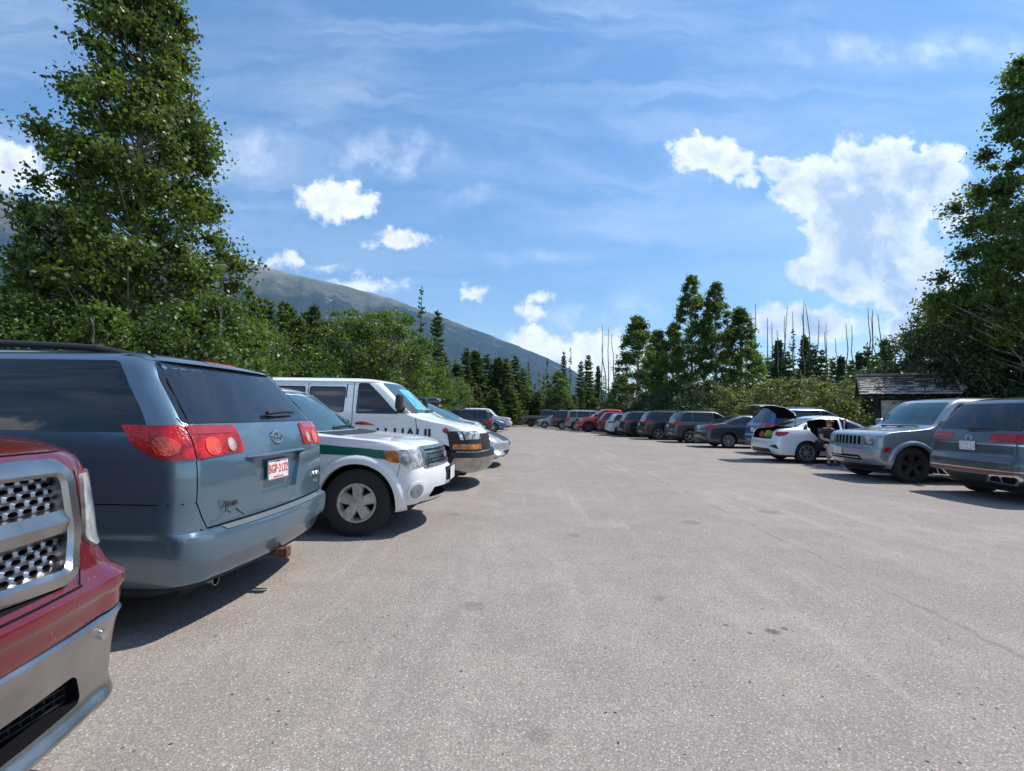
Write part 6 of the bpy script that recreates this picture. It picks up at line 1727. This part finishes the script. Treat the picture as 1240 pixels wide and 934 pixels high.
def mountain_mat():
    m, nt, N, L, P = newmat('mountain_side')
    tc = N.new('ShaderNodeTexCoord'); sep = N.new('ShaderNodeSeparateXYZ'); L.new(tc.outputs['Object'], sep.inputs[0])
    def noise(s, d=8, r=.62, sc=None):
        n = N.new('ShaderNodeTexNoise'); n.inputs['Scale'].default_value = s; n.inputs['Detail'].default_value = d; n.inputs['Roughness'].default_value = r
        if sc:
            mp = N.new('ShaderNodeMapping'); mp.inputs['Scale'].default_value = sc; L.new(tc.outputs['Object'], mp.inputs[0]); L.new(mp.outputs[0], n.inputs['Vector'])
        else: L.new(tc.outputs['Object'], n.inputs['Vector'])
        return n.outputs['Fac']
    def mix(f, a, b):
        n = N.new('ShaderNodeMix'); n.data_type = 'RGBA'
        for s, v in ((0, f), (6, a), (7, b)):
            if isinstance(v, tuple): n.inputs[s].default_value = (*v, 1)
            elif isinstance(v, float): n.inputs[s].default_value = v
            else: L.new(v, n.inputs[s])
        return n.outputs[2]
    def mr(x, a, b, c=0, d=1):
        n = N.new('ShaderNodeMapRange'); n.inputs[1].default_value = a; n.inputs[2].default_value = b; n.inputs[3].default_value = c; n.inputs[4].default_value = d; L.new(x, n.inputs[0]); return n.outputs[0]
    forest = mix(mr(noise(.004), .4, .6), (.012, .022, .016), (.034, .050, .028))
    forest = mix(mr(noise(.05, 4), .45, .60, 0, .85), forest, (.012, .020, .013))
    rock = mix(mr(noise(.006), .35, .65), (.17, .145, .125), (.30, .265, .235))
    meadow = mix(mr(noise(.01), .4, .6), (.085, .095, .05), (.14, .13, .085))
    # the tree line wanders with the noise; slides of scree run below it
    e = N.new('ShaderNodeMath'); e.operation = 'MULTIPLY_ADD'; L.new(noise(.0022, 7, .6), e.inputs[0]); e.inputs[1].default_value = 900; L.new(sep.outputs[2], e.inputs[2])
    c = mix(mr(e.outputs[0], 1480, 1620), forest, meadow)
    c = mix(mr(e.outputs[0], 1700, 1900), c, rock)
    slide = mr(noise(.0045, 9, .7, (1, 1, .35)), .615, .66)
    c = mix(slide, c, rock)
    L.new(c, P.inputs['Base Color']); P.inputs['Roughness'].default_value = 1; P.inputs['Specular IOR Level'].default_value = .05
    b = N.new('ShaderNodeBump'); b.inputs['Strength'].default_value = 1; b.inputs['Distance'].default_value = 35; L.new(noise(.03, 8, .7), b.inputs['Height']); L.new(b.outputs[0], P.inputs['Normal'])
    return m
tag(link_mesh('mountain', me, None, [mountain_mat()]), kind='structure')

# ------------------------------------------------------------------ shingled notice kiosk
def kiosk():
    x, y = 14.25, 18.5
    root = empty('notice_kiosk', (x, y, 0), R(-30)); tag(root, 'dark timber notice kiosk with a weathered shingle roof, half hidden by the willow', 'kiosk')
    wood = simple('dark_timber', (.05, .040, .032), .9, bump=.4, bscale=20, var=.3); shk = simple('weathered_shake', (.36, .33, .31), .9, bump=.6, bscale=30, var=.45, vscale=4)
    w, ze, zr, dp = 1.42, 2.35, 3.05, 1.15     # half length, eave, ridge, half depth
    for sx in (-1, 1):
        bm = bmesh.new(); add_box(bm, (sx*.80, 0, 1.35), (.16, .16, 2.7), None, .012); bm_to('post', bm, wood, root)
        for sy in (-1, 1):
            bm = bmesh.new(); add_tube(bm, [(sx*.80, sy*.02, 1.75), (sx*.80, sy*.75, 2.36)], .05, 6); bm_to('brace', bm, wood, root)
        bm = bmesh.new(); add_tube(bm, [(sx*.82, 0, 1.85), (sx*1.45, 0, 2.52)], .05, 6); bm_to('brace', bm, wood, root)
        bm = bmesh.new(); add_box(bm, (sx*.80, 0, 2.42), (.12, 2*dp*.86, .12), None, .01); bm_to('cross_beam', bm, wood, root)
    bm = bmesh.new(); add_box(bm, (0, 0, 2.55), (2*w*.96, .12, .16), None, .01); bm_to('ridge_beam', bm, wood, root)
    bm = bmesh.new(); add_box(bm, (0, 0, 1.52), (1.44, .06, 1.25), None, .006); nb = bm_to('notice_board', bm, wood, root)
    bm = bmesh.new(); add_box(bm, (0, -.035, 1.52), (1.32, .008, 1.12)); bm_to('map_sheet', bm, simple('map_sheet', (.38, .40, .41), .3, coat=.6, var=.5, vscale=5), nb)
    rnd = random.Random(4)
    bm = bmesh.new()
    for sy in (-1, 1):
        slope = math.atan2(zr-ze, dp); rows = 8
        for r_ in range(rows):
            t0 = r_/rows; yy = dp*(1.06-t0*1.04); zc = ze-.05 + (zr-ze)*t0*1.02
            xx = -w
            while xx < w:
                ww = rnd.uniform(.11, .24); ln = .30
                add_box(bm, (xx+ww/2, sy*(yy-ln*.30), zc+.045+rnd.uniform(-.006, .012)), (ww-.012, ln, .022), Matrix.Rotation(-sy*(slope*.92-.06+rnd.uniform(-.03, .03)), 3, 'X'))
                xx += ww
    add_box(bm, (0, 0, zr+.03), (2*w, .16, .03))
    bm_to('roof', bm, shk, root, smooth=False)
    bm = bmesh.new()
    for sy in (-1, 1):
        add_box(bm, (0, sy*dp*.52, (ze+zr)/2-.03), (2*w-.1, math.hypot(dp, zr-ze)*1.02, .03), Matrix.Rotation(-sy*math.atan2(zr-ze, dp), 3, 'X'))
    for sx in (-1, 1):
        for sy in (-1, 1): add_box(bm, (sx*(w-.04), sy*dp*.52, (ze+zr)/2-.08), (.05, math.hypot(dp, zr-ze)*1.04, .14), Matrix.Rotation(-sy*math.atan2(zr-ze, dp), 3, 'X'))
    bm_to('roof_boards', bm, wood, root, smooth=False)
kiosk()

# ------------------------------------------------------------------ sky with clouds, sun, air
SUN = Vector((.60, .16, 1)).normalized()
w = D.worlds.new('World'); scene.world = w; w.use_nodes = True
nt = w.node_tree; N = nt.nodes; L = nt.links; BG = N['Background']
def MATH(op, a, b=None, c=None, clamp=False):
    n = N.new('ShaderNodeMath'); n.operation = op; n.use_clamp = clamp
    for i, v in enumerate((a, b, c)):
        if v is None: continue
        if isinstance(v, (int, float)): n.inputs[i].default_value = v
        else: L.new(v, n.inputs[i])
    return n.outputs[0]
def VM(op, a, b=None, out=0):
    n = N.new('ShaderNodeVectorMath'); n.operation = op
    for i, v in enumerate((a, b)):
        if v is None: continue
        if isinstance(v, (tuple, list)): n.inputs[i].default_value = v
        else: L.new(v, n.inputs[i])
    return n.outputs[out]
def MR(x, a, b, c=0.0, d=1.0, smooth=False):
    n = N.new('ShaderNodeMapRange'); n.interpolation_type = 'SMOOTHSTEP' if smooth else 'LINEAR'
    n.inputs[1].default_value = a; n.inputs[2].default_value = b; n.inputs[3].default_value = c; n.inputs[4].default_value = d; L.new(x, n.inputs[0]); return n.outputs[0]
def NO(vec, s, d=8, r=.6, out='Fac', dist=0):
    n = N.new('ShaderNodeTexNoise'); n.inputs['Scale'].default_value = s; n.inputs['Detail'].default_value = d; n.inputs['Roughness'].default_value = r; n.inputs['Distortion'].default_value = dist
    L.new(vec, n.inputs['Vector']); return n.outputs[out]
def MIX(f, a, b):
    n = N.new('ShaderNodeMix'); n.data_type = 'RGBA'
    for s, v in ((0, f), (6, a), (7, b)):
        if isinstance(v, tuple): n.inputs[s].default_value = (*v, 1)
        elif isinstance(v, float): n.inputs[s].default_value = v
        else: L.new(v, n.inputs[s])
    return n.outputs[2]
sky = N.new('ShaderNodeTexSky'); sky.sky_type = 'NISHITA'; sky.sun_disc = False
sky.sun_elevation = math.asin(SUN.z); sky.sun_rotation = math.atan2(SUN.x, SUN.y); sky.altitude = 1500; sky.air_density = 1.25; sky.dust_density = .35; sky.ozone_density = 1.3
tc = N.new('ShaderNodeTexCoord'); sp = N.new('ShaderNodeSeparateXYZ'); L.new(tc.outputs['Generated'], sp.inputs[0])
ady = MATH('MAXIMUM', MATH('ABSOLUTE', sp.outputs[1]), .02)
u = MATH('DIVIDE', sp.outputs[0], ady); v = MATH('DIVIDE', sp.outputs[2], ady)
cb = N.new('ShaderNodeCombineXYZ'); L.new(u, cb.inputs[0]); L.new(v, cb.inputs[1]); uv = cb.outputs[0]
wn = NO(uv, 5.5, 9, .66, 'Color'); wsub = VM('SUBTRACT', wn, (.5, .5, .5)); ws = N.new('ShaderNodeVectorMath'); ws.operation = 'SCALE'; L.new(wsub, ws.inputs[0]); ws.inputs['Scale'].default_value = .10
uvw = VM('ADD', uv, ws.outputs[0])
def uvpx(px, py):
    d = ray(px, py); return (d.x/d.y, d.z/d.y)
def blobs(lst, vec):
    F = None
    for (px, py, rx, ry, k) in lst:
        c = uvpx(px, py)
        d = VM('LENGTH', VM('MULTIPLY', VM('SUBTRACT', vec, (c[0], c[1], 0)), (590/rx, 590/ry, 1)), None, 1)
        k2 = k*(min(rx, ry)/30)**.75; f = MATH('MULTIPLY_ADD', d, -k2, k2)
        F = f if F is None else MATH('MAXIMUM', F, f)
    return F
CUM = [(1000, 225, 70, 42, 1), (1062, 205, 66, 40, 1), (1120, 212, 56, 40, 1), (1050, 262, 78, 60, 1.1), (1040, 320, 66, 55, 1.1), (1000, 335, 40, 27, .9), (1080, 345, 50, 40, 1), (1155, 258, 26, 22, .9), (1125, 335, 34, 42, .9), (950, 208, 34, 24, .9),
       (855, 188, 38, 24, 1), (885, 200, 30, 20, .9), (908, 212, 20, 12, .6), (985, 398, 50, 26, .9), (945, 395, 28, 22, .8), (1085, 372, 26, 14, .6), (1120, 400, 60, 40, .9)]
CUL = [(398, 236, 40, 24, 1), (428, 246, 32, 20, .9), (484, 290, 34, 14, .9), (14, 205, 44, 34, 1.1), (60, 222, 22, 16, .7), (452, 350, 30, 7, .6), (335, 319, 52, 6, .55), (402, 328, 12, 3, .4),
       (652, 357, 16, 8, .8), (648, 383, 18, 13, .8), (640, 412, 34, 15, .9), (668, 424, 40, 18, .9), (715, 425, 52, 22, .95), (735, 445, 50, 22, .9), (576, 353, 16, 6, .4), (-150, 150, 120, 50, .9)]
n1 = NO(uv, 17, 10, .62); nv = N.new('ShaderNodeTexVoronoi'); nv.inputs['Scale'].default_value = 26; nv.feature = 'SMOOTH_F1'; L.new(uvw, nv.inputs['Vector'])
bil = MATH('MULTIPLY_ADD', nv.outputs['Distance'], -.55, .30)
n0 = NO(uv, 60, 5, .65); wob = MATH('ADD', MATH('ADD', MATH('MULTIPLY_ADD', n1, 1.5, -.75), MATH('MULTIPLY_ADD', n0, .5, -.25)), bil)
out = sky.outputs[0]
# cooler, deeper blue of the photograph's sky
hsv = N.new('ShaderNodeHueSaturation'); hsv.inputs['Saturation'].default_value = 1.22; L.new(out, hsv.inputs['Color']); out = hsv.outputs[0]
# thin high cloud: long streaks fanning across
mp = N.new('ShaderNodeMapping'); mp.inputs['Rotation'].default_value = (0, 0, R(-14)); mp.inputs['Scale'].default_value = (.9, 5.0, 1); L.new(uvw, mp.inputs[0])
st = NO(mp.outputs[0], 1.7, 9, .62, 'Fac', .8); st2 = NO(uv, 1.6, 5, .5)
ci = MATH('MULTIPLY', MR(st, .36, .74, 0, 1, True), MR(st2, .30, .62, .25, 1, True))
soft = blobs([(470, 185, 110, 45, 1), (570, 235, 60, 25, .8), (700, 385, 75, 26, 1), (760, 375, 60, 30, .9), (300, 190, 90, 50, .7), (230, 170, 70, 60, .6), (640, 310, 120, 16, .8), (1100, 60, 260, 40, .7)], uvw)
ci2 = MATH('MULTIPLY', MR(soft, 0, .9, 0, .75, True), MR(n1, .40, .66, .15, 1))
cir = MATH('ADD', MATH('MULTIPLY', ci, .52), ci2, None, True)
out = MIX(MATH('MULTIPLY', cir, .55), out, (7.6, 8.0, 8.8))
def cumulus(out, lst, gray, core):
    F = MATH('ADD', blobs(lst, uvw), wob)
    dens = MR(F, -.10, .30, 0, 1, True)
    shade = MR(MATH('ADD', F, MATH('MULTIPLY_ADD', NO(uvw, 11, 8, .6), 1.8, -.9)), core[0], core[1], 0, 1, True)
    n2 = NO(uvw, 34, 6, .6)
    lit = MIX(MR(n2, .35, .68), (6.6, 6.9, 7.4), (8.6, 8.6, 8.6))
    gray2 = MIX(MR(NO(uvw, 8, 9, .68), .40, .62, 0, 1, True), gray, (6.0, 6.3, 6.9)) if core[0] < 0 else gray
    col = MIX(shade, lit, gray2)
    return MIX(MATH('MULTIPLY', dens, .97), out, col)
out = cumulus(out, CUL, (4.6, 5.0, 5.9), (.5, 1.6))
out = cumulus(out, CUM, (3.1, 3.8, 5.0), (-.1, 1.0))
L.new(out, BG.inputs[0]); BG.inputs[1].default_value = .115
try: w.cycles.sampling_method = 'MANUAL'; w.cycles.sample_map_resolution = 1024
except Exception: pass
sl = D.lights.new('sun', 'SUN'); sl.energy = 4.2; sl.angle = R(.53); sl.color = (1, .955, .89)
so = D.objects.new('sun', sl); COL.objects.link(so); so.rotation_euler = SUN.to_track_quat('Z', 'Y').to_euler()

HAZE = True
if HAZE:
    bm = bmesh.new(); add_box(bm, (-1500, 3600, 1300), (15000, 9000, 2604))
    m = D.materials.new('haze'); m.use_nodes = True; n_ = m.node_tree
    n_.nodes.remove(n_.nodes['Principled BSDF']); pv = n_.nodes.new('ShaderNodeVolumePrincipled')
    pv.inputs['Color'].default_value = (.36, .64, 1, 1); pv.inputs['Density'].default_value = 7.0e-5; pv.inputs['Anisotropy'].default_value = .2
    n_.links.new(pv.outputs[0], n_.nodes['Material Output'].inputs['Volume'])
    o = bm_to('haze', bm, m, smooth=False); tag(o, kind='stuff')
scene.view_settings.view_transform = 'Standard'; scene.view_settings.look = 'None'; scene.view_settings.exposure = .64; scene.view_settings.gamma = 1
scene.cycles.max_bounces = 8; scene.cycles.transparent_max_bounces = 8; scene.cycles.volume_bounces = 0
